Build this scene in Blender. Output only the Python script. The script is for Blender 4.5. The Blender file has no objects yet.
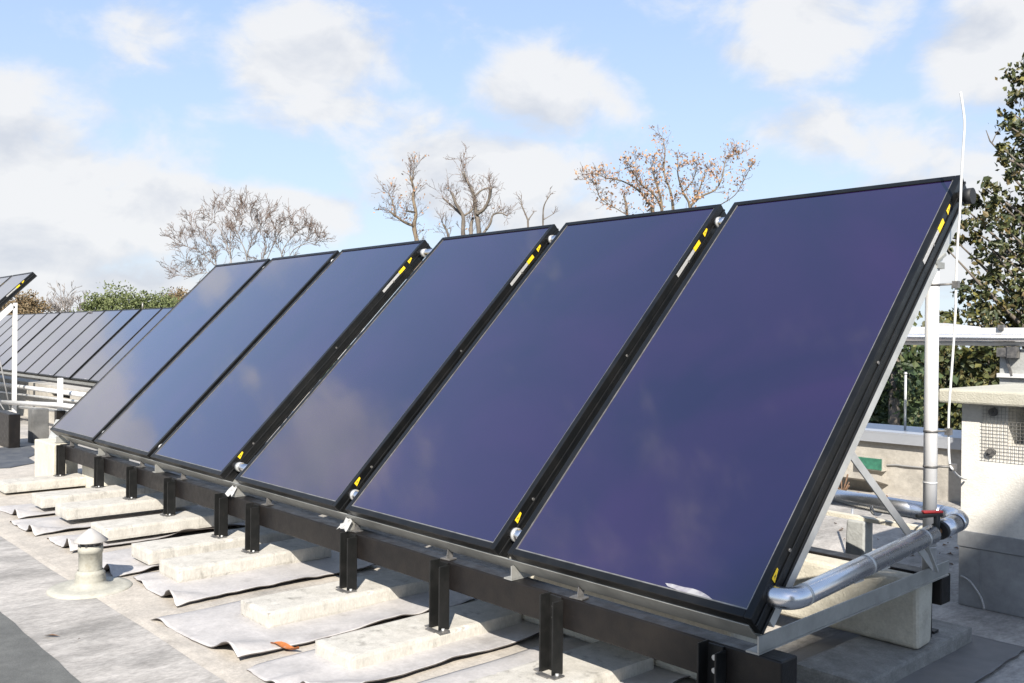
import bpy, bmesh, math, random
import numpy as np
from mathutils import Vector, Matrix
R_ = math.radians
S = bpy.context.scene
COL = S.collection

# ------------------------------------------------------------------ camera, world, sun, exposure
CAMP = Vector((1.6899, -2.6062, 0.9173))
YAW, PITCH, ROLL, FPX = 0.83354, -0.004214, 0.009734, 914.93
_f = Vector((-math.sin(YAW)*math.cos(PITCH), math.cos(YAW)*math.cos(PITCH), math.sin(PITCH)))
_r0 = Vector((math.cos(YAW), math.sin(YAW), 0)); _u0 = _r0.cross(_f)
_r = _r0*math.cos(ROLL) + _u0*math.sin(ROLL)
_u = -_r0*math.sin(ROLL) + _u0*math.cos(ROLL)
cam = bpy.data.cameras.new('camera'); camo = bpy.data.objects.new('camera', cam); COL.objects.link(camo)
cam.sensor_width = 36; cam.lens = FPX/1024*36; cam.clip_end = 3000; cam.clip_start = 0.05
camo.matrix_world = Matrix(((_r.x, _u.x, -_f.x, CAMP.x), (_r.y, _u.y, -_f.y, CAMP.y), (_r.z, _u.z, -_f.z, CAMP.z), (0, 0, 0, 1)))
S.camera = camo
SUN_EL, SUN_DIR_AZ = R_(37.5), R_(135)      # compass azimuth of the sun, clockwise from +Y: from +X, -Y
sl = bpy.data.lights.new('sun', 'SUN'); sl.energy = 4.2; sl.angle = R_(0.5); sl.color = (1.0, 0.93, 0.83)
so = bpy.data.objects.new('sun', sl); COL.objects.link(so)
sdir = Vector((math.sin(SUN_DIR_AZ)*math.cos(SUN_EL), math.cos(SUN_DIR_AZ)*math.cos(SUN_EL), math.sin(SUN_EL)))
so.rotation_euler = sdir.to_track_quat('Z', 'Y').to_euler(); so.location = (0, 0, 30)
S.view_settings.view_transform = 'Standard'; S.view_settings.look = 'None'
S.view_settings.exposure = 1.12; S.view_settings.gamma = 1; S.view_settings.use_curve_mapping = False

def rayd(x, y): return _f + _r*((x-512)/FPX) + _u*((341.5-y)/FPX)
def at(x, y, ax, v):
    d = rayd(x, y); return CAMP + d*((v-CAMP[ax])/d[ax])
def atd(x, y, D): return CAMP + rayd(x, y)*D          # point at depth D

# ---- the sky: Nishita with scattered cumulus placed by azimuth and elevation
W = bpy.data.worlds.new('World'); S.world = W; W.use_nodes = True
nt = W.node_tree; N = nt.nodes; Lk = nt.links
for n in list(N): N.remove(n)
def nd(t, **k):
    n = N.new(t)
    for a, b in k.items(): setattr(n, a, b)
    return n
def mth(op, a, b=None, c=None, clamp=False):
    n = nd('ShaderNodeMath', operation=op, use_clamp=clamp)
    for i, v in enumerate((a, b, c)):
        if v is None: continue
        if isinstance(v, (int, float)): n.inputs[i].default_value = v
        else: Lk.new(v, n.inputs[i])
    return n.outputs[0]
def mixc(f, a, b):
    n = nd('ShaderNodeMix', data_type='RGBA')
    for i, v in ((0, f), (6, a), (7, b)):
        if isinstance(v, (int, float)): n.inputs[i].default_value = v
        elif isinstance(v, tuple): n.inputs[i].default_value = (*v, 1)
        else: Lk.new(v, n.inputs[i])
    return n.outputs[2]
out = nd('ShaderNodeOutputWorld'); bg = nd('ShaderNodeBackground'); bg.inputs[1].default_value = 0.105
sky = nd('ShaderNodeTexSky', sky_type='NISHITA'); sky.sun_disc = False
sky.sun_elevation = SUN_EL; sky.sun_rotation = SUN_DIR_AZ; sky.altitude = 100; sky.air_density = 1.0; sky.dust_density = 0.6; sky.ozone_density = 1.5
tc = nd('ShaderNodeTexCoord'); vec = tc.outputs['Generated']
sep = nd('ShaderNodeSeparateXYZ'); Lk.new(vec, sep.inputs[0])
el = mth('ARCSINE', sep.outputs[2])
az = mth('ARCTAN2', sep.outputs[0], sep.outputs[1])
def fbm(scale, detail, rough, off=(0, 0, 0), sq=(1, 1, 1.7), dist=0.0):
    m = nd('ShaderNodeMapping'); Lk.new(vec, m.inputs[0]); m.inputs['Location'].default_value = off; m.inputs['Scale'].default_value = sq
    n = nd('ShaderNodeTexNoise'); Lk.new(m.outputs[0], n.inputs['Vector'])
    n.inputs['Scale'].default_value = scale; n.inputs['Detail'].default_value = detail; n.inputs['Roughness'].default_value = rough; n.inputs['Distortion'].default_value = dist
    return n.outputs[0]
n1 = fbm(9, 8, 0.58, (3.1, 1.2, 0.4), dist=0.3)
n2 = fbm(3.0, 5, 0.55, (7.7, 2.0, 5.1))
n3 = fbm(22, 6, 0.6, (1.7, 8.0, 2.2))
def azel(px, py):
    d = rayd(px, py).normalized(); return math.atan2(d.x, d.y), math.asin(d.z)
# cloud patches: centre and half size in the sky, density
BL = [(20, 205, 150, 44, 1.35), (170, 208, 90, 34, 1.2), (285, 210, 80, 28, 1.05), (95, 178, 60, 26, .9), (40, 290, 330, 45, 0.9), (315, 62, 100, 62, 0.90), (330, 112, 95, 44, 0.78),
      (155, 42, 80, 42, 0.60), (545, 92, 78, 55, 0.92), (480, 175, 150, 55, 0.85), (400, 130, 90, 45, 0.55), (560, 225, 110, 45, 0.7), (815, 20, 125, 62, 0.85), (740, 48, 45, 34, 0.6),
      (840, 125, 120, 38, 0.66), (995, 48, 95, 60, 1.05), (960, 215, 120, 100, 0.85), (760, 215, 120, 40, 0.35), (1120, 120, 120, 160, 0.8), (470, 15, 60, 45, 0.4)]
dens = None
def mirrored(px, py):        # where in the sky a spot of the glass looks
    n_ = Vector((0, -math.sin(R_(45.38)), math.cos(R_(45.38)))); d = rayd(px, py).normalized(); q = d-2*d.dot(n_)*n_; return math.atan2(q.x, q.y), math.asin(q.z)
REFL = [(*mirrored(px, py), wa, wh, a) for px, py, wa, wh, a in ((330, 445, .085, .085, .85), (420, 470, .10, .06, .40), (560, 500, .26, .08, .30), (690, 540, .34, .08, .34), (800, 380, .45, .08, .25), (92, 412, .05, .035, 1.5), (135, 440, .03, .025, 1.0), (212, 282, .03, .03, .6))]
for (px, py, w, h, a) in BL:
    ca, ce = azel(px, py)
    wa = abs(azel(px+w, py)[0]-azel(px-w, py)[0])/2; wh = h/FPX
    da = mth('DIVIDE', mth('SUBTRACT', az, ca), wa)
    de = mth('DIVIDE', mth('SUBTRACT', el, ce), wh)
    q = mth('ADD', mth('MULTIPLY', da, da), mth('MULTIPLY', de, de))
    g = mth('MULTIPLY', mth('EXPONENT', mth('MULTIPLY', q, -0.9)), a)
    dens = g if dens is None else mth('MAXIMUM', dens, g)
for (ca, ce, wa, wh, a) in ((-1.76, 0.11, 0.40, 0.158, 3.2), (-1.44, 0.47, 0.07, 0.06, 0.9), *REFL, (-1.79, 0.50, 0.10, 0.08, 0.62)):
    da = mth('DIVIDE', mth('SUBTRACT', az, ca), wa); de = mth('DIVIDE', mth('SUBTRACT', el, ce), wh)
    q = mth('ADD', mth('MULTIPLY', da, da), mth('MULTIPLY', de, de))
    dens = mth('MAXIMUM', dens, mth('MULTIPLY', mth('EXPONENT', mth('MULTIPLY', q, -0.9)), a))
# elsewhere in the sky (what the glass mirrors): loose cumulus of the same kind
azn = mth('ABSOLUTE', mth('SUBTRACT', az, -YAW))
inview = mth('MULTIPLY', mth('LESS_THAN', azn, 0.62), mth('LESS_THAN', el, 0.42))
other = nd('ShaderNodeMapRange'); Lk.new(n2, other.inputs[0]); other.inputs[1].default_value = 0.53; other.inputs[2].default_value = 0.70; other.inputs[3].default_value = 0.0; other.inputs[4].default_value = 0.9
oth = mth('MULTIPLY', other.outputs[0], mth('SUBTRACT', 1.0, inview))
# a bank of cloud low in the west, mirrored by the far panels
dens = mth('MAXIMUM', dens, oth)
dd = mth('ADD', dens, mth('MULTIPLY', mth('SUBTRACT', n1, 0.5), 1.5))
dd = mth('ADD', dd, mth('MULTIPLY', mth('SUBTRACT', n3, 0.5), 0.35))
mr = nd('ShaderNodeMapRange', interpolation_type='SMOOTHSTEP'); Lk.new(dd, mr.inputs[0]); mr.inputs[1].default_value = 0.22; mr.inputs[2].default_value = 0.74
cover = mth('MULTIPLY', mr.outputs[0], 0.93)
# cloud shade: bright tops, greyer bellies
n1u = fbm(9, 5, 0.5, (3.1, 1.2, 0.4+0.075), dist=0.3)
sh1 = mth('ADD', mth('MULTIPLY', mth('SUBTRACT', n1, n1u), 3.6), mth('MULTIPLY', mth('SUBTRACT', n2, 0.5), 1.2))
shade = mth('ADD', sh1, 0.70, clamp=True)
ccol = mixc(shade, (3.0, 3.15, 3.45), (3.98, 4.0, 4.05))
low = nd('ShaderNodeMapRange'); Lk.new(el, low.inputs[0]); low.inputs[1].default_value = 0.0; low.inputs[2].default_value = 0.30; low.inputs[2].default_value = 0.9; low.inputs[3].default_value = 0.88; low.inputs[4].default_value = 0.30
# thin high veil over the blue
vcol = nd('ShaderNodeMapRange'); Lk.new(el, vcol.inputs[0]); vcol.inputs[1].default_value = 0.02; vcol.inputs[2].default_value = 0.36
veil = mixc(low.outputs[0], sky.outputs[0], mixc(vcol.outputs[0], (3.0, 3.5, 4.15), (2.25, 2.95, 4.3)))
Lk.new(mixc(cover, veil, ccol), bg.inputs[0]); Lk.new(bg.outputs[0], out.inputs[0])

# ------------------------------------------------------------------ materials
MATS = {}
def mat(name, col, rough=0.6, metal=0.0, col2=None, scale=8.0, detail=6, rot=(1, 1, 1), bump=0.0, bscale=40.0, lo=0.4, hi=0.65, spec=0.5, coat=0.0, col3=None, s3=2.0, lo3=0.55, hi3=0.7, rvar=0.0, island=None, grain=0.0, gs=70):
    m = bpy.data.materials.new(name); m.use_nodes = True; t = m.node_tree; ns = t.nodes; l = t.links
    b = ns['Principled BSDF']; b.inputs['Roughness'].default_value = rough; b.inputs['Metallic'].default_value = metal
    b.inputs['Specular IOR Level'].default_value = spec; b.inputs['Coat Weight'].default_value = coat; b.inputs['Coat Roughness'].default_value = 0.05
    b.inputs['Base Color'].default_value = (*col, 1)
    g = ns.new('ShaderNodeNewGeometry')
    mp = ns.new('ShaderNodeMapping'); l.new(g.outputs['Position'], mp.inputs[0]); mp.inputs['Scale'].default_value = rot
    def noise(sc, de, w=0.55):
        n = ns.new('ShaderNodeTexNoise'); l.new(mp.outputs[0], n.inputs['Vector']); n.inputs['Scale'].default_value = sc; n.inputs['Detail'].default_value = de; n.inputs['Roughness'].default_value = w; return n
    def rng(src, a, c, o0=0., o1=1.):
        r = ns.new('ShaderNodeMapRange'); l.new(src, r.inputs[0]); r.inputs[1].default_value = a; r.inputs[2].default_value = c; r.inputs[3].default_value = o0; r.inputs[4].default_value = o1; return r.outputs[0]
    def mx(f, a, c):
        x = ns.new('ShaderNodeMix'); x.data_type = 'RGBA'; l.new(f, x.inputs[0])
        for i, v in ((6, a), (7, c)):
            if isinstance(v, tuple): x.inputs[i].default_value = (*v, 1)
            else: l.new(v, x.inputs[i])
        return x.outputs[2]
    cur = col
    if col2:
        cur = mx(rng(noise(scale, detail).outputs[0], lo, hi), col, col2)
    if col3:
        cur = mx(rng(noise(s3, 8, 0.65).outputs[0], lo3, hi3), cur, col3)
    if grain:
        gm = ns.new('ShaderNodeMix'); gm.data_type = 'RGBA'; gm.blend_type = 'MULTIPLY'; gm.inputs[0].default_value = 1.0
        v1 = ns.new('ShaderNodeMath'); v1.operation = 'MULTIPLY'; l.new(rng(noise(gs, 7, .7).outputs[0], .3, .7, 1-grain, 1+grain*.6), v1.inputs[0]); l.new(rng(noise(gs*.16, 6, .7).outputs[0], .3, .7, 1-grain, 1+grain*.6), v1.inputs[1])
        if isinstance(cur, tuple): gm.inputs[6].default_value = (*cur, 1)
        else: l.new(cur, gm.inputs[6])
        l.new(v1.outputs[0], gm.inputs[7]); cur = gm.outputs[2]
    if island:
        w = ns.new('ShaderNodeValToRGB'); l.new(g.outputs['Random Per Island'], w.inputs[0])
        els = w.color_ramp.elements
        els[0].position = 0; els[0].color = (*island[0], 1); els[1].position = 1; els[1].color = (*island[-1], 1)
        for i in range(1, len(island)-1):
            e = els.new(i/(len(island)-1)); e.color = (*island[i], 1)
        cur = w.outputs[0]
    if not isinstance(cur, tuple): l.new(cur, b.inputs['Base Color'])
    if rvar: l.new(rng(noise(scale*1.7, 5).outputs[0], 0.35, 0.7, max(0, rough-rvar), rough+rvar), b.inputs['Roughness'])
    if bump:
        bp = ns.new('ShaderNodeBump'); bp.inputs['Strength'].default_value = bump; bp.inputs['Distance'].default_value = 0.01
        l.new(noise(bscale, 6, 0.6).outputs[0], bp.inputs['Height']); l.new(bp.outputs[0], b.inputs['Normal'])
    MATS[name] = m
    return m
M_roof = mat('weathered_roof_felt', (0.43, 0.405, 0.375), 0.85, col2=(0.33, 0.315, 0.295), scale=2.2, rot=(1.0, 0.45, 1), bump=0.35, bscale=60, col3=(0.20, 0.19, 0.175), s3=2.6, lo3=0.44, hi3=0.72, lo=0.42, hi=0.68, grain=.30, gs=60)
M_cream = mat('pale_roof_sheet', (0.45, 0.41, 0.355), 0.8, col2=(0.37, 0.34, 0.30), scale=3.0, bump=0.2, bscale=70, col3=(0.22, 0.21, 0.19), s3=2.9, lo3=0.56, hi3=0.78, grain=.22, gs=60)
M_darkstrip = mat('dark_roof_strip', (0.118, 0.120, 0.113), 0.85, col2=(0.095, 0.097, 0.092), scale=5, bump=0.3, bscale=120, grain=.18, gs=110)
M_mat = mat('grey_membrane', (0.445, 0.425, 0.41), 0.62, col2=(0.385, 0.37, 0.36), scale=4.0, bump=0.15, bscale=50, col3=(0.26, 0.245, 0.235), s3=3.6, lo3=0.56, hi3=0.75, grain=.14, gs=40)
M_matedge = mat('membrane_underside', (0.10, 0.085, 0.08), 0.8, col2=(0.06, 0.055, 0.05), scale=20)
M_conc = mat('paver_concrete', (0.485, 0.465, 0.42), 0.9, col2=(0.435, 0.415, 0.37), scale=9, bump=0.12, bscale=160, rot=(1, 1, .45), col3=(0.17, 0.16, 0.14), s3=12, lo3=0.565, hi3=0.78, detail=8, grain=.17, gs=120)
M_concs = mat('paver_concrete_shade_tone', (0.30, 0.295, 0.275), 0.9, col2=(0.23, 0.225, 0.21), scale=7, bump=0.5, bscale=120, col3=(0.2, 0.2, 0.19), s3=6, grain=.25, gs=110)  # darker copy of the paver concrete, shade put into the colour
M_ballast = mat('cream_concrete', (0.58, 0.55, 0.46), 0.85, col2=(0.51, 0.48, 0.40), scale=6, bump=0.4, bscale=90, col3=(0.33, 0.30, 0.24), s3=7, lo3=0.6, hi3=0.8, grain=.14, gs=90)
M_render = mat('white_render', (0.72, 0.70, 0.65), 0.9, col2=(0.66, 0.64, 0.59), scale=5, bump=0.35, bscale=110, grain=.10, gs=60)
M_capc = mat('cap_concrete', (0.46, 0.445, 0.375), 0.9, col2=(0.40, 0.385, 0.32), scale=6, bump=0.5, bscale=120)
M_flash = mat('zinc_flashing', (0.36, 0.37, 0.38), 0.55, metal=0.35, col2=(0.29, 0.30, 0.31), scale=4, bump=0.08, bscale=12, grain=.15, gs=20)
M_beam = mat('black_painted_steel', (0.0085, 0.0075, 0.0075), 0.42, spec=0.28, col2=(0.013, 0.011, 0.010), scale=12, rvar=0.08, bump=0.1, bscale=90, col3=(0.028, 0.02, 0.016), s3=14, lo3=0.66, hi3=0.8)
M_leg = mat('black_leg_steel', (0.008, 0.0085, 0.0085), 0.45, spec=0.28, col2=(0.014, 0.014, 0.014), scale=15, bump=0.1, bscale=90, col3=(0.03, 0.025, 0.02), s3=16, lo3=0.64, hi3=0.8)
M_plate = mat('plate_steel', (0.10, 0.10, 0.10), 0.5, metal=0.4, col2=(0.2, 0.19, 0.18), scale=30)
M_frame = mat('black_anodised_frame', (0.005, 0.0055, 0.006), 0.38, spec=0.3, col2=(0.009, 0.009, 0.009), scale=10, rvar=0.06)
M_trim = mat('bare_aluminium_bead', (0.20, 0.19, 0.175), 0.45, metal=0.6, col2=(0.3, 0.29, 0.27), scale=20)
M_alu = mat('mill_aluminium', (0.62, 0.62, 0.60), 0.42, metal=0.55, col2=(0.52, 0.52, 0.50), scale=9, rvar=0.08)
M_alud = mat('dull_aluminium', (0.36, 0.36, 0.335), 0.5, metal=0.5, col2=(0.28, 0.28, 0.26), scale=9)
M_rail = mat('rail_aluminium', (0.42, 0.42, 0.395), 0.5, metal=0.5, col2=(0.34, 0.34, 0.32), scale=9, grain=.08, gs=40)
M_galv = mat('galvanised_post', (0.62, 0.62, 0.62), 0.5, metal=0.2, col2=(0.55, 0.55, 0.55), scale=8, bump=0.05, bscale=20, col3=(0.42, 0.42, 0.42), s3=4, lo3=0.6, hi3=0.75)
M_white = mat('white_paint', (0.60, 0.60, 0.59), 0.5, col2=(0.54, 0.54, 0.53), scale=10)
M_pipe = mat('bright_aluminium_jacket', (0.74, 0.74, 0.76), 0.27, metal=1.0, col2=(0.70, 0.70, 0.72), scale=10, rvar=0.02, bump=0.02, bscale=9)
M_black = mat('black_rubber', (0.015, 0.015, 0.015), 0.6)
M_red = mat('red_grip', (0.55, 0.04, 0.035), 0.45, col2=(0.45, 0.03, 0.03), scale=30)
M_brass = mat('brass_ring', (0.5, 0.27, 0.14), 0.4, metal=0.6)
M_yel = mat('yellow_label', (0.85, 0.58, 0.02), 0.5)
M_lab = mat('pale_label', (0.42, 0.42, 0.41), 0.5, col2=(0.33, 0.33, 0.33), scale=120)
M_ink = mat('label_ink', (0.03, 0.03, 0.03), 0.6)
M_vent = mat('vent_paint', (0.40, 0.39, 0.335), 0.75, col2=(0.34, 0.33, 0.285), scale=9, bump=0.15, bscale=60, col3=(0.27, 0.23, 0.16), s3=7, lo3=0.6, hi3=0.78, grain=.14, gs=50)
M_ventcap = mat('vent_cap_paint', (0.38, 0.365, 0.345), 0.65, col2=(0.33, 0.32, 0.30), scale=8)
M_dark = mat('dark_void', (0.012, 0.012, 0.012), 0.9)
M_wire = mat('mesh_wire', (0.30, 0.29, 0.27), 0.5, metal=0.5)
M_parapet = mat('parapet_render', (0.42, 0.395, 0.35), 0.9, col2=(0.36, 0.34, 0.30), scale=2.5, bump=0.3, bscale=60, col3=(0.24, 0.225, 0.20), s3=2.0, lo3=0.55, hi3=0.75, grain=.15, gs=30)
M_coping = mat('zinc_coping', (0.45, 0.47, 0.50), 0.4, metal=0.5, col2=(0.48, 0.50, 0.53), scale=4)
M_green = mat('green_pane', (0.03, 0.12, 0.08), 0.3, col2=(0.05, 0.2, 0.13), scale=20)
M_cable = mat('grey_cable', (0.25, 0.25, 0.25), 0.6)
M_orange = mat('orange_leaf', (0.42, 0.15, 0.04), 0.6, col2=(0.4, 0.11, 0.03), scale=60)
M_deadleaf = mat('dead_leaf', (0.16, 0.09, 0.05), 0.8, col2=(0.09, 0.06, 0.04), scale=40)
M_ground = mat('grass_ground', (0.06, 0.085, 0.03), 0.95, col2=(0.09, 0.08, 0.045), scale=0.2)
M_wall = mat('building_wall', (0.4, 0.36, 0.3), 0.9, col2=(0.34, 0.31, 0.26), scale=1)
M_greyrender = mat('grey_render', (0.36, 0.37, 0.36), 0.85, col2=(0.3, 0.31, 0.30), scale=4, bump=0.3, bscale=60, grain=.2, gs=30)
M_bark = mat('grey_bark', (0.17, 0.145, 0.12), 0.9, col2=(0.10, 0.085, 0.07), scale=3, bump=0.6, bscale=20)
M_darkconc = mat('dark_concrete', (0.15, 0.15, 0.145), 0.9, col2=(0.10, 0.10, 0.098), scale=5, grain=.2, gs=40)  # dark grey concrete of the upright block at the left edge
M_barkw = mat('warm_bark', (0.20, 0.155, 0.105), 0.9, col2=(0.11, 0.085, 0.06), scale=2.5, bump=0.6, bscale=20)
M_hazebark = mat('hazed_grey_bark', (0.27, 0.24, 0.22), 0.9, col2=(0.19, 0.17, 0.155), scale=2)  # grey bark lightened in colour to stand in for distance haze
M_twig = mat('twig', (0.20, 0.15, 0.125), 0.9, col2=(0.13, 0.10, 0.085), scale=3)
# absorber behind solar glass: violet-blue selective coating under a clear sheet
def absorber():
    m = bpy.data.materials.new('solar_glass'); m.use_nodes = True; t = m.node_tree; ns = t.nodes; l = t.links
    b = ns['Principled BSDF']
    g = ns.new('ShaderNodeNewGeometry')
    oi = ns.new('ShaderNodeObjectInfo')
    n = ns.new('ShaderNodeTexNoise'); l.new(g.outputs['Position'], n.inputs['Vector']); n.inputs['Scale'].default_value = 1.1; n.inputs['Detail'].default_value = 5; n.inputs['Distortion'].default_value = 0.6
    r = ns.new('ShaderNodeMapRange'); l.new(n.outputs[0], r.inputs[0]); r.inputs[1].default_value = 0.35; r.inputs[2].default_value = 0.7
    x = ns.new('ShaderNodeMix'); x.data_type = 'RGBA'; l.new(r.outputs[0], x.inputs[0]); x.inputs[6].default_value = (0.0060, 0.0032, 0.024, 1); x.inputs[7].default_value = (0.0160, 0.0050, 0.036, 1)
    # dust film, a little denser in soft patches and specks
    n2 = ns.new('ShaderNodeTexNoise'); l.new(g.outputs['Position'], n2.inputs['Vector']); n2.inputs['Scale'].default_value = 260; n2.inputs['Detail'].default_value = 2
    r2 = ns.new('ShaderNodeMapRange'); l.new(n2.outputs[0], r2.inputs[0]); r2.inputs[1].default_value = 0.80; r2.inputs[2].default_value = 0.86
    x2 = ns.new('ShaderNodeMix'); x2.data_type = 'RGBA'; l.new(r2.outputs[0], x2.inputs[0]); l.new(x.outputs[2], x2.inputs[6]); x2.inputs[7].default_value = (0.25, 0.24, 0.25, 1)
    l.new(x2.outputs[2], b.inputs['Base Color'])
    b.inputs['Roughness'].default_value = 0.12; b.inputs['Specular IOR Level'].default_value = 0.75; b.inputs['Specular Tint'].default_value = (0.55, 0.70, 1.0, 1)
    b.inputs['Coat Weight'].default_value = 1.0; b.inputs['Coat IOR'].default_value = 1.78; b.inputs['Coat Roughness'].default_value = 0.03
    bp = ns.new('ShaderNodeBump'); bp.inputs['Strength'].default_value = 0.03; bp.inputs['Distance'].default_value = 0.01
    n3 = ns.new('ShaderNodeTexNoise'); l.new(g.outputs['Position'], n3.inputs['Vector']); n3.inputs['Scale'].default_value = 3.0; n3.inputs['Detail'].default_value = 2
    l.new(n3.outputs[0], bp.inputs['Height']); l.new(bp.outputs[0], b.inputs['Coat Normal'])
    return m
M_glass = absorber()

# ------------------------------------------------------------------ mesh helpers
class MB:
    def __init__(s): s.v = []; s.f = []; s.mi = []; s.sm = []
    def add(s, vs, fs, mi=0, smooth=False):
        o = len(s.v); s.v += [Vector(p) for p in vs]; s.f += [tuple(i+o for i in q) for q in fs]; s.mi += [mi]*len(fs); s.sm += [smooth]*len(fs); return s
    def hexa(s, p, mi=0):   # 8 points: bottom 4 ccw, top 4 ccw
        return s.add(p, [(3, 2, 1, 0), (4, 5, 6, 7), (0, 1, 5, 4), (1, 2, 6, 5), (2, 3, 7, 6), (3, 0, 4, 7)], mi)
    def box(s, x0, x1, y0, y1, z0, z1, mi=0, fn=None):
        p = [(x0, y0, z0), (x1, y0, z0), (x1, y1, z0), (x0, y1, z0), (x0, y0, z1), (x1, y0, z1), (x1, y1, z1), (x0, y1, z1)]
        if fn: p = [fn(*q) for q in p]
        return s.hexa(p, mi)
    def bar(s, a, b, w, h, up=(0, 0, 1), mi=0):
        a = Vector(a); b = Vector(b); d = (b-a).normalized(); u = Vector(up); sd = d.cross(u).normalized(); u = sd.cross(d)
        p = [c+sd*(w/2*i)+u*(h/2*j) for j in (-1, 1) for c, i in ((a, -1), (a, 1), (b, 1), (b, -1))]
        return s.hexa([p[0], p[1], p[2], p[3], p[4], p[5], p[6], p[7]], mi)
    def tube(s, pts, rad, n=12, cap=True, mi=0):
        pts = [Vector(p) for p in pts]; rs = rad if isinstance(rad, (list, tuple)) else [rad]*len(pts)
        vs = []; ref = None
        for i, p in enumerate(pts):
            d = (pts[min(i+1, len(pts)-1)]-pts[max(i-1, 0)])
            if d.length < 1e-9: d = Vector((0, 0, 1))
            d.normalize()
            if ref is None:
                ref = d.orthogonal().normalized()
            ref = (ref - d*ref.dot(d))
            if ref.length < 1e-6: ref = d.orthogonal()
            ref.normalize(); q = d.cross(ref)
            vs += [p+(ref*math.cos(2*math.pi*k/n)+q*math.sin(2*math.pi*k/n))*rs[i] for k in range(n)]
        fs = [(i*n+k, i*n+(k+1) % n, (i+1)*n+(k+1) % n, (i+1)*n+k) for i in range(len(pts)-1) for k in range(n)]
        s.add(vs, fs, mi, True)
        if cap:
            o = len(s.v)-len(vs); m = len(pts)
            s.f += [tuple(o+k for k in reversed(range(n))), tuple(o+(m-1)*n+k for k in range(n))]; s.mi += [mi, mi]; s.sm += [False, False]
        return s
    def lathe(s, c, prof, n=28, mi=0):
        c = Vector(c); vs = [c+Vector((r*math.cos(2*math.pi*k/n), r*math.sin(2*math.pi*k/n), z)) for r, z in prof for k in range(n)]
        return s.add(vs, [(i*n+k, i*n+(k+1) % n, (i+1)*n+(k+1) % n, (i+1)*n+k) for i in range(len(prof)-1) for k in range(n)], mi, True)
    def build(s, name, mats, parent=None, origin=None, bevel=0.0, seg=2):
        if not isinstance(mats, (list, tuple)): mats = [mats]
        if origin is None: origin = wpos(parent) if parent else Vector((0, 0, 0))
        origin = Vector(origin)
        me = bpy.data.meshes.new(name); me.from_pydata([p-origin for p in s.v], [], s.f)
        for m in mats: me.materials.append(m)
        me.polygons.foreach_set('material_index', s.mi); me.polygons.foreach_set('use_smooth', s.sm); me.update()
        if len(s.f) < 60000:
            bm = bmesh.new(); bm.from_mesh(me); bmesh.ops.recalc_face_normals(bm, faces=bm.faces); bm.to_mesh(me); bm.free()
        o = bpy.data.objects.new(name, me); COL.objects.link(o)
        if parent: o.parent = parent; o.location = origin-wpos(parent)
        else: o.location = origin
        if bevel:
            b = o.modifiers.new('bevel', 'BEVEL'); b.width = bevel; b.segments = seg; b.limit_method = 'ANGLE'; b.angle_limit = R_(40)
        return o
def wpos(o):
    p = Vector((0, 0, 0))
    while o: p = p+o.location; o = o.parent
    return p
def tag(o, label=None, cat=None, group=None, kind=None):
    if label: o['label'] = label
    if cat: o['category'] = cat
    if group: o['group'] = group
    if kind: o['kind'] = kind
    return o
def thing(name, loc, label, cat, group=None):
    o = bpy.data.objects.new(name, None); COL.objects.link(o); o.location = loc; o.empty_display_size = 0.1
    return tag(o, label, cat, group)
KIDS = {}
def kids(o): return [c for c in bpy.data.objects if c.parent == o]
def dup(root, loc, label, group=None, name=None):
    def cp(o, par):
        c = o.copy(); COL.objects.link(c)
        if par: c.parent = par
        for k in kids(o): cp(k, c)
        return c
    r = cp(root, None); r.location = loc; r['label'] = label
    if group: r['group'] = group
    return r
rnd = random.Random(11)
def vnoise(seed):
    rr = random.Random(seed); ph = [(rr.uniform(1.5, 9), rr.uniform(0, 6.28), rr.uniform(.3, 1)) for _ in range(5)]
    return lambda t: sum(a*math.sin(f*t+p) for f, p, a in ph)/2.2

# ------------------------------------------------------------------ ground and roof
GZ = -9.0; RZ = -0.52
g = MB().add([(-900, -900, GZ), (900, -900, GZ), (900, 900, GZ), (-900, 900, GZ)], [(0, 1, 2, 3)]).build('ground', M_ground); tag(g, kind='structure')
RX0, RX1, RY0, RY1 = -60, 9, -14, 6.15
b = MB().box(RX0, RX1, RY0, RY1, GZ+0.004, RZ-0.05).build('building_body', M_wall); tag(b, kind='structure')
n = MB().box(RX0, RX1, RY0, RY1, RZ-0.045, RZ).build('roof_deck', M_roof); tag(n, kind='structure')
# pale sheet laid over the deck under the racks, with a slightly wandering welded lap
s = MB(); nz = vnoise(4); xs = [-16+i*0.1 for i in range(200)]
top = []; 
for x in xs: top.append((x, -0.93+0.006*nz(x*.7), RZ+0.004))
vs = []
for (x, y, z) in top: vs += [(x, y, RZ+0.0005), (x, y+0.035, z), (x, 0.95, z)]
fs = []
for i in range(len(xs)-1): a = i*3; fs += [(a, a+3, a+4, a+1), (a+1, a+4, a+5, a+2)]
o = s.add(vs, fs).build('roof_sheet', M_cream); tag(o, kind='structure')
# darker strip over the roof deck, lower left
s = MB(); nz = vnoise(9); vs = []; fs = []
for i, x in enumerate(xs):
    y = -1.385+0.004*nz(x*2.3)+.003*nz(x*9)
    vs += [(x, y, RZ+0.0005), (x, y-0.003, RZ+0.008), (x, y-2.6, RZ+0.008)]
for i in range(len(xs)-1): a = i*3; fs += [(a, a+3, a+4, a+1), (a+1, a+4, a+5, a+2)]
o = s.add(vs, fs).build('dark_strip', M_darkstrip); tag(o, kind='structure')

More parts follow.
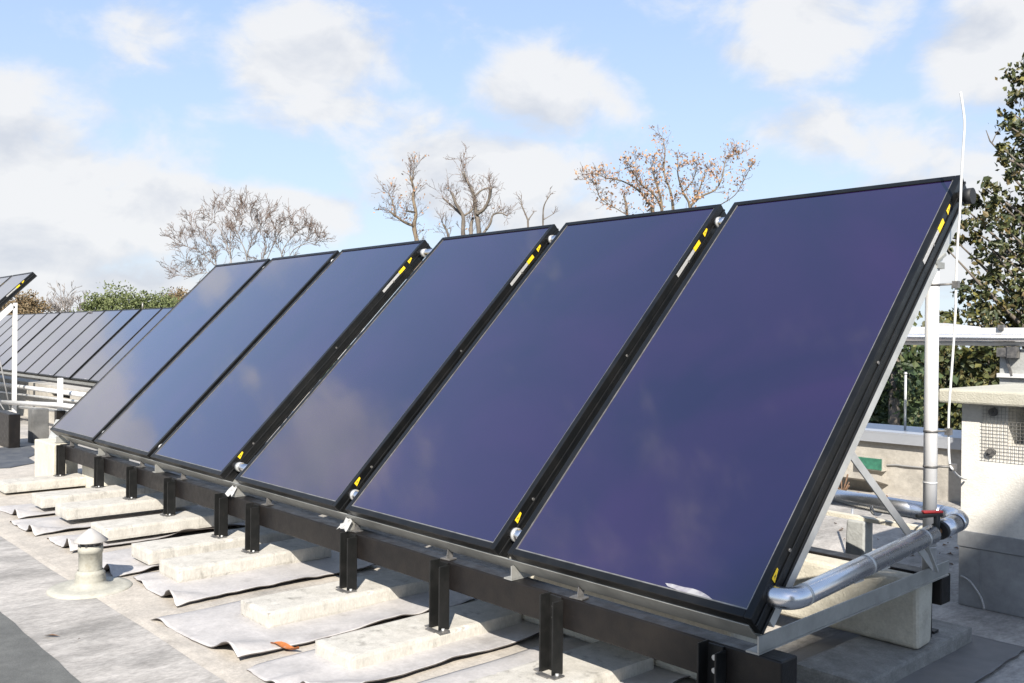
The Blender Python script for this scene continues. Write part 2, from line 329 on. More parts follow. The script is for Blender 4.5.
# ------------------------------------------------------------------ solar panels
TILT = R_(45.38); CT, ST = math.cos(TILT), math.sin(TILT); PW, PL, PT = 1.2, 2.3457, 0.095
def P(x, t, n): return Vector((x, t*CT-n*ST, t*ST+n*CT))
def pbox(mb, x0, x1, t0, t1, n0, n1, mi=0): return mb.box(x0, x1, t0, t1, n0, n1, mi, fn=P)
def make_panel(loc):
    th = thing('solar_panel', (0, 0, 0), '', 'solar panel', 'solar thermal panels in the near row')
    m = MB(); bw = 0.03
    pbox(m, 0, bw, 0, PL, -PT, 0); pbox(m, PW-bw, PW, 0, PL, -PT, 0)
    pbox(m, bw, PW-bw, 0, bw, -PT, 0); pbox(m, bw, PW-bw, PL-bw, PL, -PT, 0)
    # ridge along the side walls
    for x0, x1 in ((-0.006, 0.001), (PW-0.001, PW+0.006)): pbox(m, x0, x1, 0.0, PL, -0.05, -0.038); pbox(m, x0, x1, 0.0, PL, -PT, -PT+0.012)
    m.build('frame', M_frame, th, bevel=0.003)
    m = MB(); pbox(m, bw-0.002, PW-bw+0.002, bw-0.002, PL-bw+0.002, -0.03, -0.006); m.build('glass', M_glass, th)
    m = MB()
    pbox(m, bw, PW-bw, bw, bw+0.005, -0.007, -0.002); pbox(m, bw, bw+0.004, bw+.005, PL-bw, -0.007, -0.003); pbox(m, PW-bw-.004, PW-bw, bw+.005, PL-bw, -0.007, -0.003)
    m.build('glazing_bead', M_trim, th)
    for ta, tb in ((.30, .62), (.68, 1.05), (1.16, 1.42), (1.55, PL-.36)): MB().box(-.016, -.006, ta, tb, -.024, -.016, fn=P).build('edge_strip', M_trim, th)
    m = MB(); pbox(m, bw, PW-bw, bw, PL-bw, -PT+0.002, -PT+0.01); m.build('back_sheet', M_alud, th)
    def tri(name, t0, lab):
        m = MB(); x = PW+0.0015
        m.add([P(x, t0, -0.032), P(x, t0+0.046, -0.018), P(x, t0+0.046, -0.008), P(x, t0, -0.008),
               P(x+.001, t0, -0.032), P(x+.001, t0+0.046, -0.018), P(x+.001, t0+0.046, -0.008), P(x+.001, t0, -0.008)],
              [(0, 1, 2, 3), (7, 6, 5, 4), (0, 4, 5, 1), (1, 5, 6, 2), (2, 6, 7, 3), (3, 7, 4, 0)])
        o = m.build(name, M_yel, th); o['label'] = lab
        m = MB(); m.add([P(x+.0015, t0+.010, -.021), P(x+.0015, t0+.026, -.017), P(x+.0015, t0+.014, -.013)], [(0, 1, 2)]); m.build('warning_mark', M_ink, o)
    tri('warning_label', 0.165, 'small yellow warning label near the bottom of the side')
    tri('warning_label', PL-0.245, 'small yellow warning label near the top of the side')
    m = MB(); pbox(m, PW, PW+0.002, PL-0.365, PL-0.295, -0.032, -0.010); o = m.build('warning_label', M_yel, th); o['label'] = 'yellow strip label next to the pale label'
    m = MB(); pbox(m, PW, PW+0.002, PL-0.57, PL-0.367, -0.031, -0.012); m.build('info_label', M_lab, th)
    for t in (0.3, 1.2, 1.9): MB().tube([P(PW-.001, t, -.03), P(PW+.005, t, -.03)], .007, 8).build('rivet', M_plate, th)
    return th
GAPS = [0.0858, 0.1016, 0.2163, 0.067, 0.0624]
X1 = [0.0]
for g_ in GAPS: X1.append(X1[-1]-PW-g_)
X0 = [x-PW for x in X1]                       # left edges, near to far
plabs = ['largest and nearest solar panel, purple-black glass, its bare side facing the silver valve pipe',
         'dark violet-blue solar panel directly left of the largest nearest panel',
         'dark blue solar panel below the pair of pollarded trees, third from the silver valve pipe',
         'mid-blue solar panel left of the widest gap in the row, yellow stickers on its side',
         'blue solar panel second from the far left end of the near row',
         'pale reflecting solar panel at the far left end of the near row']
pan0 = make_panel(None); pan0.location = (X0[0], 0, 0); pan0['label'] = plabs[0]
def glass_at(x, y):
    d = rayd(x, y); n_ = Vector((0, -ST, CT)); return CAMP+d*((-CAMP).dot(n_)/d.dot(n_)) - n_*.0055
rr = random.Random(2); ol = [(664, 582), (672, 583.5), (682, 586), (692, 588), (700, 590.5), (707, 595), (712, 598.8), (700, 597), (690, 594.5), (678, 590), (668, 586)]
m = MB(); vs = [glass_at(x+rr.uniform(-.7, .7), y+rr.uniform(-.4, .4)) for x, y in ol]; m.add(vs+[p+Vector((0, -.0011, .0011)) for p in vs], [tuple(range(11, 22))]+[(i, (i+1) % 11, 11+(i+1) % 11, 11+i) for i in range(11)])
PANELS = [pan0]+[dup(pan0, (X0[i], 0, 0), plabs[i]) for i in range(1, 6)]
for pp_ in PANELS[3+1:]:
    for k_ in kids(pp_):
        b0 = k_.name.split('.')[0]
        if b0 in ('info_label', 'warning_label'):
            for q_ in kids(k_): bpy.data.objects.remove(q_)
            bpy.data.objects.remove(k_)
ro = m.build('white_residue', mat('dried_residue', (.30, .30, .31), .7, col2=(.16, .15, .19), scale=25, lo=.4, hi=.6), pan0); ro['label'] = 'white residue smear along the bottom edge of the glass'
# coupling pipes between neighbouring panels
for i in range(5):
    xa, xb = X0[i]-GAPS[i]-0.0, X0[i]
    nm = ['the largest panel and its left neighbour', 'the second and third panels from the silver valve pipe', 'the third and fourth panels, in the widest gap', 'the fourth and fifth panels, in a narrow gap', 'the two farthest panels of the near row'][i]
    for t, wh in ((0.115, 'bottom'), (PL-0.115, 'top')):
        c = P((xa+xb)/2, t, -0.042); th = thing('pipe_coupling', c, f'short silver {wh} coupling pipe bridging {nm}', 'pipe', 'coupling pipes between panels')
        d = (xb-xa)/2+0.004
        MB().tube([c-Vector((d, 0, 0)), c+Vector((d, 0, 0))], 0.027, 16).build('sleeve', M_pipe, th)
        if i in (2, 3, 4) or True:
            MB().tube([c-Vector((d*.55, 0, 0)), c-Vector((d*.25, 0, 0))], 0.031, 16).build('collar', M_alu, th)
# end plug on the top right corner of the nearest panel
c = P(0.0, PL-0.10, -0.05); m = MB().tube([c-Vector((.002, 0, 0)), c+Vector((.035, 0, 0))], .022, 14); m.tube([c+Vector((.03, 0, 0)), c+Vector((.062, 0, 0))], .036, 16)
m.build('end_plug', M_black, pan0)

# ------------------------------------------------------------------ mounting rack of the near row
rack = thing('mounting_rack', (0, 0.1, -0.2), 'long black steel beam rack on legs carrying the near row of solar panels', 'rack')
BY0, BY1, BZ0, BZ1 = 0.05, 0.15, -0.262, -0.131
BXL, BXR = -7.58, 0.085
m = MB(); m.box(BXL, BXR, BY0+.012, BY1-.012, BZ0+.008, BZ1-.008); m.box(BXL, BXR, BY0, BY1, BZ1-.008, BZ1); m.box(BXL, BXR, BY0, BY1, BZ0, BZ0+.008)
m = MB(); m.box(BXL, BXR, BY0, BY1, BZ0, BZ1); m.build('front_beam', M_beam, rack, bevel=0.006)
m = MB(); m.box(BXL, -0.035, 1.565, 1.665, BZ0, BZ1); m.build('rear_beam', M_beam, rack, bevel=0.006)
legs = [(-0.165, -0.445), (-0.946, -0.445), (-1.688, -0.444), (-2.474, -0.426), (-3.576, -0.42), (-4.02, -0.402), (-4.875, -0.39), (-5.629, -0.372), (-6.385, -0.38), (-7.44, -0.41)]
for i, (x, z) in enumerate(legs):
    w = 0.04; m = MB(); m.box(x-w, x-w+.008, -0.012, 0.048, z, BZ1+.004); m.box(x+w-.008, x+w, -0.012, 0.048, z, BZ1-.014); m.box(x-w+.008, x+w-.008, 0.038, 0.048, z, BZ1-.004)
    lg = m.build('leg', M_leg, rack, bevel=0.002)
    for q in ((x-w-.028, x-w+.002, -.015, .035), (x+w-.002, x+w+.028, -.03, .03), (x-w+.01, x+w-.002, -0.04, -.012)):
        MB().box(*q, z, z+.006).build('base_plate', M_plate, lg)
    for zz in (BZ1-.045, BZ1-.09): MB().tube([(x+.004, .039, zz), (x+.004, .026, zz)], .010, 8).build('bolt', M_alu, lg)
    MB().tube([(x+w+.014, 0, z+.005), (x+w+.014, 0, z+.016)], .008, 6).build('bolt', M_alu, lg)
for x in (-0.16, -0.946, -1.9):
    m = MB(); m.box(x-.05, x+.05, 1.58, 1.65, -0.44, BZ0); m.build('leg', M_leg, rack, bevel=.003)
# triangle frames
def tri_frame(x, full=True):
    w = 0.032
    m = MB(); m.bar((x, .045, BZ1+.036), (x-.02, 1.60, BZ1+.042), .006, .056); m.bar((x-.022, .045, BZ1+.004), (x-.042, 1.60, BZ1+.006), .05, .006)
    m.build('base_rail', M_rail, rack)
    m = MB(); pbox(m, x-.045, x-.003, .06, PL-.12, -PT-.052, -PT-.004); m.build('rafter', M_alu, rack, bevel=.003)
    m = MB(); m.tube([(x-.035, 1.435, BZ1+.05), (x-.035, 1.435, 1.27)], .0285, 20); m.tube([(x-.035, 1.435, .30), (x-.035, 1.435, .306)], .030, 20); m.tube([(x-.035, 1.435, .02), (x-.035, 1.435, .026)], .030, 20)
    ps = m.build('post', M_galv, rack)
    m = MB(); m.bar((x-.035, 1.385, 1.255), (x-.035, 1.485, 1.30), .075, .012, up=(0, -.4, 1)); m.box(x-.072, x+.002, 1.40, 1.47, 1.235, 1.262); m.build('post_head', M_alud, ps)
    a = Vector((x-.012, .66, .505)); b = Vector((x-.012, 1.42, -.06)); m = MB(); m.bar(a, b, .006, .036, up=(0, 1, 1)); m.build('brace', M_alu, rack)
tri_frame(0.0)
for x in (X0[0]-.02, X0[1]-.03, X0[2]-.09, X0[3]-.02, X0[4]-.02, X0[5]+.05): tri_frame(x, False)
# light grey rail along the lower edge and the upper edge of the panels
m = MB(); pbox(m, BXL+.1, -0.03, 0.001, 0.05, -PT-.040, -PT-.003); pbox(m, BXL+.1, -0.028, -0.004, 0.002, -PT-.040, -0.048)
cr = m.build('cross_rail', M_alud, rack, bevel=.002)
m = MB(); pbox(m, BXL+.1, -0.04, PL-.3, PL-.25, -PT-.04, -PT-.003); m.build('cross_rail', M_alud, rack)
k = 0
for x in (-0.85, -1.7, -2.5, -3.5, -4.8, -5.6, -6.4, -7.35):
    m = MB(); m.bar((x-.03, .075, BZ1+.004), (x+.03, .085, BZ1+.004), .05, .005); m.bar((x, .085, BZ1), (x, .098, -.06), .035, .005, up=(1, 0, 0)); m.build('bracket', M_plate, rack)
# crumpled pale sealing foil at the couplings
rr = random.Random(5)
for x in (X0[2]-.12, X0[1]-.05):
    m = MB(); nn = 5; vs = []
    for i in range(nn):
        for j in range(nn): vs.append((x+(i-2)*.022, .035+(j-2)*.012+rr.uniform(-.008, .008), -.095+(j-2)*.012+rr.uniform(-.012, .012)))
    m.add(vs, [(i*nn+j, i*nn+j+1, (i+1)*nn+j+1, (i+1)*nn+j) for i in range(nn-1) for j in range(nn-1)]); m.build('foil_wrap', M_lab, rack)

# ------------------------------------------------------------------ concrete pavers and membrane mats
def paver(x0, x1, y0, y1, zt, th_, lab, mt=M_conc, seed=0, name='concrete_paver', cat='paver', grp='concrete pavers under the rack', tilt=0.0):
    rr = random.Random(seed); m = MB(); nx, ny = 6, 18
    c = Vector(((x0+x1)/2, (y0+y1)/2, zt-th_)); a = rr.uniform(-.012, .012)
    def q(x, y, z):
        dx, dy = x-c.x, y-c.y; return (c.x+dx*math.cos(a)-dy*math.sin(a), c.y+dx*math.sin(a)+dy*math.cos(a), z+dx*tilt)
    # weathered slab: rounded arrises with small chips, as one closed grid shell
    def shell(n0, n1, n2):
        idx = {}; vs = []; fs = []; L = (n0, n1, n2)
        def vid(i, j, k_):
            if (i, j, k_) not in idx:
                idx[(i, j, k_)] = len(vs); e = sum(1 for a_, b_ in ((i, n0), (j, n1), (k_, n2)) if a_ in (0, b_))
                f = [i/n0, j/n1, k_/n2]; d = [0.0, 0.0, 0.0]
                if e >= 2:
                    ch_ = .003+(rr.uniform(.002, .006) if rr.random() < .035 else 0)
                    for ax, (a_, b_) in enumerate(((i, n0), (j, n1), (k_, n2))):
                        if a_ == 0: d[ax] = ch_
                        elif a_ == b_: d[ax] = -ch_
                else: d = [rr.uniform(-.0003, .0003) for _ in d]
                vs.append(q(x0+(x1-x0)*f[0]+d[0], y0+(y1-y0)*f[1]+d[1], zt-th_+th_*f[2]+(d[2] if k_ else 0)))
            return idx[(i, j, k_)]
        for i in range(n0):
            for j in range(n1): fs += [(vid(i, j, 0), vid(i, j+1, 0), vid(i+1, j+1, 0), vid(i+1, j, 0)), (vid(i, j, n2), vid(i+1, j, n2), vid(i+1, j+1, n2), vid(i, j+1, n2))]
        for i in range(n0):
            for k_ in range(n2): fs += [(vid(i, 0, k_), vid(i+1, 0, k_), vid(i+1, 0, k_+1), vid(i, 0, k_+1)), (vid(i+1, n1, k_), vid(i, n1, k_), vid(i, n1, k_+1), vid(i+1, n1, k_+1))]
        for j in range(n1):
            for k_ in range(n2): fs += [(vid(0, j+1, k_), vid(0, j, k_), vid(0, j, k_+1), vid(0, j+1, k_+1)), (vid(n0, j, k_), vid(n0, j+1, k_), vid(n0, j+1, k_+1), vid(n0, j, k_+1))]
        return vs, fs
    m.add(*shell(14, 44, 5))
    o = m.build(name, mt, None, origin=c, bevel=0.0); return tag(o, lab, cat, grp)
PV = [('A', -1.10, -.80, -.445), ('B', -1.93, -1.63, -.444), ('C', -2.665, -2.365, -.426), ('D', -3.735, -3.435, -.42), ('E', -4.19, -3.89, -.402), ('F', -4.965, -4.665, -.39), ('G', -5.78, -5.48, -.375), ('H', -6.42, -6.12, -.38), ('I', -7.54, -7.24, -.41)]
pl = ['pale concrete paver nearest the camera, cut by the bottom edge of the photo',
      'pale concrete paver next to the orange leaf, on the camera side of it',
      'pale concrete paver behind the orange leaf, dark stains on its front end',
      'pale concrete paver right of the vent pipe, nearer of the two close together',
      'rust-stained concrete paver right of the vent pipe, farther of the two close together',
      'pale concrete paver with its front end hidden behind the vent cap',
      'pale concrete paver next beyond the one behind the vent cap',
      'pale concrete paver second from the far end of the rack',
      'whole pale concrete paver at the far end, in front of the square concrete block']
for i, (k_, a, b_, z) in enumerate(PV): paver(a, b_, -.5, .5, z, .084, pl[i], seed=i+1)
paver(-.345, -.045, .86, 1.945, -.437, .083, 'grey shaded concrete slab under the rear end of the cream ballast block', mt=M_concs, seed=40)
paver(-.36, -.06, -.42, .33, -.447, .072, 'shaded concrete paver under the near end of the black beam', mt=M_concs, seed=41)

def membrane(x0, x1, y0, y1, seed, label, zbase=RZ+.012, lift=0.035, mt=M_mat, fl=1.0):
    rr = random.Random(seed); nx, ny = 40, 70; wv = vnoise(seed); wv2 = vnoise(seed+50); wv3 = vnoise(seed+90)
    humps = [(rr.uniform(.12, .95), rr.uniform(.035, .09), rr.uniform(.25, .8)) for _ in range(5)]
    cu, cw = rr.uniform(.82, .90), rr.uniform(.07, .11)
    fh = [(rr.uniform(.05, .6), rr.uniform(.05, .1), rr.uniform(.0, .35)) for _ in range(2)]
    skew = rr.uniform(-.05, .05); tp = []
    gs = lambda t, c, w: math.exp(-((t-c)/w)**2)
    for i in range(nx+1):
        for j in range(ny+1):
            u = i/nx; v = j/ny
            x = x0+(x1-x0)*u + 0.010*wv(v*1.3)*max(0, u-.5)*2 + .004*wv3(v*9)*u; y = y0+(y1-y0)*v + (0.016*wv2(u*1.1)+skew*(u-.5)+.003*wv3(u*8))*(1-v)
            eR = max(0, (u-.70)/.30); eF = max(0, (.16-v)/.16); eF2 = max(0, (.5-v)/.5)
            z = zbase + 0.0035*(wv3(u*1.2+v*1.7)+1) + .0028*max(0, wv2(u*1.6-v*2.3))*eF2 + .004*max(0, wv(u*2.1+v*.8)-.25)
            side = .30+.7*sum(h*gs(v, c, w) for c, w, h in humps)+.12*wv(v*1.1)
            z += lift*fl*(eR**1.8)*max(.05, side)*.5
            arch = gs(u, cu, cw)*1.0+sum(h*gs(u, c, w) for c, w, h in fh)
            z += lift*1.0*arch*(eF**1.1)
            z -= lift*.5*gs(u, 1.0, .05)*eF*max(.05, side)
            z = max(z, zbase) - .011*gs(u, 0, .05) - .009*max(0, 1-v/.05)*max(0, 1-arch*1.6)
            tp.append(Vector((x, y, z)))
    m = MB(); T = .005; n_ = (ny+1)
    fs = [(i*n_+j, (i+1)*n_+j, (i+1)*n_+j+1, i*n_+j+1) for i in range(nx) for j in range(ny)]
    m.add(tp, fs, 0, True)
    m.add([p-Vector((0, 0, T)) for p in tp], [tuple(reversed(q)) for q in fs], 1, True)
    off = len(tp); rim = [(i, 0) for i in range(nx+1)]+[(nx, j) for j in range(1, ny+1)]+[(i, ny) for i in reversed(range(nx))]+[(0, j) for j in reversed(range(1, ny))]
    ids = [i*n_+j for i, j in rim]
    for a, b_ in zip(ids, ids[1:]+ids[:1]): m.f.append((a, b_, b_+off, a+off)); m.mi.append(1); m.sm.append(False)
    o = m.build('membrane_mat', [mt, M_matedge], None, origin=((x0+x1)/2, (y0+y1)/2, zbase)); return tag(o, label, 'roofing mat', 'membrane mats under the pavers')
MM = [(-1.36, -.62, -.86, .66, 'grey membrane mat under the nearest concrete paver, at the bottom edge'),
      (-1.99, -1.43, -.80, .62, 'grey membrane mat with curled corner on the camera side of the orange leaf'),
      (-2.93, -2.06, -.83, .62, 'wide grey membrane mat whose wavy edge runs above the orange leaf'),
      (-3.80, -3.03, -.66, .60, 'grey membrane mat with a raised curled corner right of the vent pipe'),
      (-4.52, -3.825, -.72, .58, 'grey membrane mat behind the vent pipe, the vent shadow falling on it'),
      (-5.2, -4.62, -.72, .58, 'pale membrane mat with a lifted front edge left of the vent cap'),
      (-5.98, -5.32, -.76, .58, 'grey membrane mat two mats beyond the vent cap'),
      (-6.70, -6.03, -.70, .58, 'farthest grey membrane mat with a rolled front corner at the left edge')]
for i, (a, b_, c_, d_, lab) in enumerate(MM): membrane(a, b_, c_, d_, 20+i*3, lab, lift=[.03, .055, .05, .055, .05, .07, .05, .05][i], zbase=RZ+.014)
membrane(-.55, .17, .55, 2.05, 77, 'dark shaded membrane mat under the grey slab at the right', zbase=RZ+.010, lift=.03, mt=mat('shade_dark_membrane', (.19, .185, .18), .7, col2=(.15, .148, .145), scale=5, bump=.2, bscale=60), fl=.6)  # membrane grey darkened in colour to deepen the shade at this end
# orange leaf
c = at(285, 648, 2, -.50); m = MB(); vs = []
for i in range(9):
    t = i/8; w = .026*math.sin(math.pi*min(1, max(0, t*.92+.06)))
    p = c+Vector((-.075+.15*t, -.03+.06*t, .008*math.sin(t*7)+.004)); vs += [p+Vector((-.3*w, w, .006)), p+Vector((0, 0, 0)), p+Vector((.3*w, -w, .012))]
m.add(vs, [(i*3+k, i*3+3+k, i*3+4+k, i*3+1+k) for i in range(8) for k in range(2)], 0, True)
tag(m.build('fallen_leaf', M_orange, None, origin=c), 'orange leaf caught between two membrane mats', 'leaf')
rr = random.Random(3)
LV = [(52, 636, 'dark leaf lying on the bare roof by the dark strip'), (80, 640, 'tiny dark crumb right of the dark leaf on the bare roof')]
for x, y, lab in LV:
    c = at(x, y, 2, RZ+.006); w = .028 if x < 60 else .009; m = MB()
    vs = [c+Vector((-w*1.2, -w*1.0, 0)), c+Vector((-w*.2, .2*w, .008)), c+Vector((w*1.2, w*.9, .004)), c+Vector((.4*w, -.5*w, .012))]
    m.add(vs, [(0, 1, 2, 3)]); tag(m.build('fallen_leaf', M_deadleaf, None, origin=c), lab, 'leaf')
deb = MB()
for i in range(70):
    x = rr.uniform(815, 965); y = rr.uniform(505, 590)
    c = at(x, y, 2, RZ+.005)
    if c.y > 5 or (c.x > -.5 and c.y > 2.5): continue
    a = rr.uniform(0, 6.28); w = rr.uniform(.008, .03); d = Vector((math.cos(a), math.sin(a), 0))*w; e = Vector((-d.y, d.x, 0))*.5
    deb.add([c-d, c+e+Vector((0, 0, .006)), c+d, c-e+Vector((0, 0, .01))], [(0, 1, 2, 3)])
tag(deb.build('leaf_litter', M_deadleaf), 'scattered dry leaf crumbs on the roof behind the near rack', 'leaf litter', kind='stuff')

# ------------------------------------------------------------------ vent pipe
vc = Vector((-3.716, -0.892, RZ)); vt = thing('vent_pipe', vc, 'squat cream vent pipe with conical cap and wide round flange on the roof', 'vent')
MB().lathe(vc, [(.0, .016), (.09, .020), (.18, .016), (.215, .012), (.222, .004), (.222, .0)], 40).build('flange', M_vent, vt)
prof = [(.150, .016), (.108, .021), (.088, .034), (.080, .050), (.084, .056), (.076, .066), (.080, .073), (.075, .083), (.079, .090), (.068, .100), (.066, .108)]
MB().lathe(vc, prof, 32).build('boot', M_vent, vt)
m = MB().lathe(vc, [(.062, .10), (.062, .205), (.066, .206), (.066, .238), (.062, .240), (.062, .245), (.055, .245), (.055, .12)], 32); m.build('pipe', M_vent, vt)
m = MB()
for k in range(10):
    a = 2*math.pi*k/10; m.box(-.006, .006, -.002, .002, .24, .275, fn=lambda x, y, z: vc+Vector(((.059+y)*math.cos(a)-x*math.sin(a), (.063+y)*math.sin(a)+x*math.cos(a), z)))
m.lathe(vc, [(.050, .235), (.050, .276)], 20); m.build('grille', M_plate, vt)
MB().lathe(vc, [(.058, .272), (.090, .268), (.092, .272), (.052, .305), (.012, .336), (.0, .338)], 32).build('cap', M_ventcap, vt)

# ------------------------------------------------------------------ ballast block, near pipe, lightning rod
def rough_block(name, x0, x1, y0, y1, z0, z1, mt, label, cat='concrete block', bevel=.025, seed=1, taper=0.0):
    m = MB(); c = Vector(((x0+x1)/2, (y0+y1)/2, z0)); rr = random.Random(seed)
    m.box(x0, x1, y0, y1, z0, z1, fn=lambda x, y, z: (x+rr.uniform(-.008, .008), y+(taper*(1 if y > c.y else -1) if z > (z0+z1)/2 else 0)+rr.uniform(-.005, .005), z+rr.uniform(-.004, .004)))
    return tag(m.build(name, mt, None, origin=c, bevel=bevel, seg=3), label, cat)
rough_block('ballast_block', -2.3, -.06, 1.395, 1.548, -.433, -.135, M_ballast, 'long cream concrete ballast block on the grey slab below the silver pipe', seed=3)
rough_block('ballast_block', -1.7, -.42, .52, .74, -.505, -.235, M_ballast, 'cream concrete ballast block under the nearest panel, behind the black beam', seed=6)
# insulated pipe with valve
def arc(a, b, c, r, n=8):      # round the corner b of a-b-c
    a, b, c = Vector(a), Vector(b), Vector(c); d1 = (a-b).normalized(); d2 = (c-b).normalized(); p1 = b+d1*r; p2 = b+d2*r
    return [p1*(1-t)**2+b*2*t*(1-t)+p2*t*t for t in [i/n for i in range(n+1)]]
st = P(-.02, .125, -.05); k1 = st+Vector((.095, 0, .0)); k2 = Vector((.093, 1.50, .158)); k3 = Vector((-.9, 1.74, .125)); k4 = Vector((-7.5, 1.74, .16))
pipe = thing('insulated_pipe', k1, 'silver insulated pipe with red-handled valve running back from the nearest panel', 'pipe')
r_ = .037
vdir = (k2-k1).normalized(); vA = k1+vdir*1.05; vB = k1+vdir*1.135
m = MB(); m.tube([st]+arc(st, k1, k2, .06)+[vA], r_, 24); m.build('jacket', M_pipe, pipe)
m = MB(); m.tube([vB]+[k2-vdir*.12], r_*1.03, 24); m.tube(arc(vB, k2, k3, .11, 10), r_*1.06, 24); m.build('elbow', M_pipe, pipe)
m = MB(); m.tube([k2+(k3-k2).normalized()*.11, k3-Vector((-.0, 0, 0))], r_*1.1, 24); m.tube(arc(k2, k3, k4, .05)+[k4], r_*1.1, 24)
for x in (-.35, -.75): m.tube([Vector((x, 1.74-(x+.9)*.24, .128)), Vector((x-.015, 1.74-(x-.015+.9)*.24, .128))], r_*1.14, 24)
m.build('rear_jacket', M_pipe, pipe)
for t_ in (.07, .50, .96):
    m = MB(); c = k1+vdir*t_; m.tube([c, c+vdir*.012], r_*1.035, 24); m.build('jacket_band', M_alu, pipe)
m = MB(); m.tube([vA-vdir*.01, vA+vdir*.03], .02, 16); m.tube([vA+vdir*.0, vB], .014, 12); m.build('bare_pipe', M_brass, pipe)
m = MB(); m.tube([vB-vdir*.022, vB+vdir*.004], .037, 20); m.build('end_collar', M_black, pipe)
vm = (vA+vB)/2; vv = MB(); vv.tube([vm-Vector((0, 0, .02)), vm+Vector((0, 0, .07))], .013, 10); vo = vv.build('valve', M_black, pipe)
m = MB(); m.bar(vm+Vector((.012, .018, .072)), vm+Vector((-.055, -.065, .066)), .024, .016); m.build('valve_grip', M_black, vo, bevel=.004)
m = MB(); m.bar(vm+Vector((.012, .02, .084)), vm+Vector((-.04, -.045, .082)), .026, .010); m.build('handle', M_red, vo, bevel=.004)
# thin clips under the near pipe
for t in (.42, .62): c = k1+vdir*t; MB().bar(c+Vector((.01, -.03, -.036)), c+Vector((.014, .03, -.034)), .012, .006).build('pipe_clip', M_alu, pipe)
MB().bar(k1+vdir*1.0+Vector((0, 0, -.03)), Vector((0.03, 1.36, -.06)), .012, .012).build('pipe_stay', M_alu, pipe)
# carrier rail and pier under the rear pipe
pr = thing('pipe_pier', (-.62, 1.98, RZ), 'grey concrete pier carrying a thin rail under the rear silver pipe', 'pier')
m = MB(); m.box(-.70, -.58, 1.93, 2.03, RZ, -.02, fn=lambda x, y, z: (x+(.02 if z > -.3 and x < -.64 else 0), y, z)); m.build('pier', M_greyrender, pr, bevel=.01)
m = MB(); m.bar((-2.3, 1.98, .0), (-.3, 1.98, -.015), .05, .02); m.build('rail', M_ballast, pr)
m = MB(); m.box(-.73, -.53, 1.88, 2.08, RZ+.001, RZ+.05); m.build('foot', M_black, pr, bevel=.01)
# dark edge strip on the roof beyond the rack
m = MB(); m.bar((-2.6, 1.72, RZ+.05), (-.12, 1.72, RZ+.05), .05, .09)
tag(m.build('edge_strip', M_black, None, origin=(-1.3, 1.72, RZ)), 'black low edge strip on the roof behind the cream ballast block', 'edge strip')
# lightning rod wire
lr = thing('lightning_rod', (.09, 1.42, RZ), 'tall thin white lightning rod clamped to the round post at the right end', 'lightning rod')
pts = [at(x, y, 1, 1.475) for x, y in ((960.5, 92), (963, 108), (964.5, 125), (963, 150), (961.5, 175), (960, 210), (957.5, 245), (956, 283), (955.5, 310), (953.5, 345), (951, 380), (949, 410), (948.5, 435), (949.5, 462), (953, 470))]
pts += [at(957, 475, 1, 1.75), at(962, 478, 1, 2.2), at(966, 479, 1, 2.57)]
def smooth(pts, k=6):
    o = []
    for i in range(len(pts)-1):
        p0, p1, p2, p3 = pts[max(0, i-1)], pts[i], pts[i+1], pts[min(len(pts)-1, i+2)]
        for q in range(k):
            t = q/k; o.append(0.5*((2*p1)+(p2-p0)*t+(2*p0-5*p1+4*p2-p3)*t*t+(-p0+3*p1-3*p2+p3)*t**3))
    return o+[pts[-1]]
MB().tube(smooth(pts), .0052, 10).build('rod', M_white, lr)
for y in (285, 431, 466):
    z = at(932, y, 0, -.035).z; q = min(pts, key=lambda p: abs(p.z-z))
    m = MB(); m.tube([(-.035, 1.435, z), (q.x+.01, 1.475, z+.004)], .005, 8); m.tube([(-.035, 1.435, z-.005), (-.035, 1.435, z+.005)], .0305, 20); m.box(q.x-.012, q.x+.012, 1.462, 1.488, z-.014, z+.016)
    m.build('clamp', M_plate, lr)

# ------------------------------------------------------------------ vent shaft (rendered block with slab cap) at the right
cx0, cx1, cy0, cy1, cz1, cf = -.36, 1.1, 2.59, 3.5, .583, -.115
ch = thing('vent_shaft', (.37, 3.05, RZ), 'white rendered roof vent shaft with concrete slab lid and wire mesh opening', 'vent shaft')
hx0, hx1, hz0, hz1 = -.125, .33, .372, cz1
m = MB(); m.box(cx0, hx0, cy0, cy1, cf, cz1); m.box(hx0, hx1, cy0, cy1, cf, hz0); m.box(hx1, cx1, cy0, cy1, cf, cz1); m.box(hx0, hx1, cy0+.35, cy1, hz0, cz1)
m.build('wall', M_render, ch)
m = MB(); m.box(hx0+.002, hx1-.002, cy0+.30, cy0+.345, hz0+.002, cz1-.003); m.build('opening', M_dark, ch)
m = MB(); m.box(cx0-.09, cx1+.1, cy0-.10, cy1+.1, cz1+.002, cz1+.078); m.build('slab_cap', M_capc, ch, bevel=.012)
m = MB(); m.box(cx0-.006, cx1+.006, cy0-.006, cy1+.006, RZ+.002, cf-.085); m.box(cx0-.012, cx1+.012, cy0-.012, cy1+.012, cf-.083, cf+.004)
m.bar((cx0+.11, cy0-.009, -.49), (cx0+.11, cy0-.009, cf-.09), .004, .004, up=(0, 1, 0))
m.build('flashing', M_flash, ch, bevel=.003)
m = MB(); gx0, gx1, gz0, gz1 = -.245, .40, .295, .575; k = .0185; yy = cy0-.012; i = 0
x = gx0
while x <= gx1:
    m.tube([(x, yy, gz0-.006), (x, yy, gz1)], .0012, 4, cap=False); x += k
z = gz0
while z <= gz1:
    m.tube([(gx0-.006, yy-.003, z), (gx1, yy-.003, z)], .0012, 4, cap=False); z += k
m.build('wire_mesh', M_wire, ch)
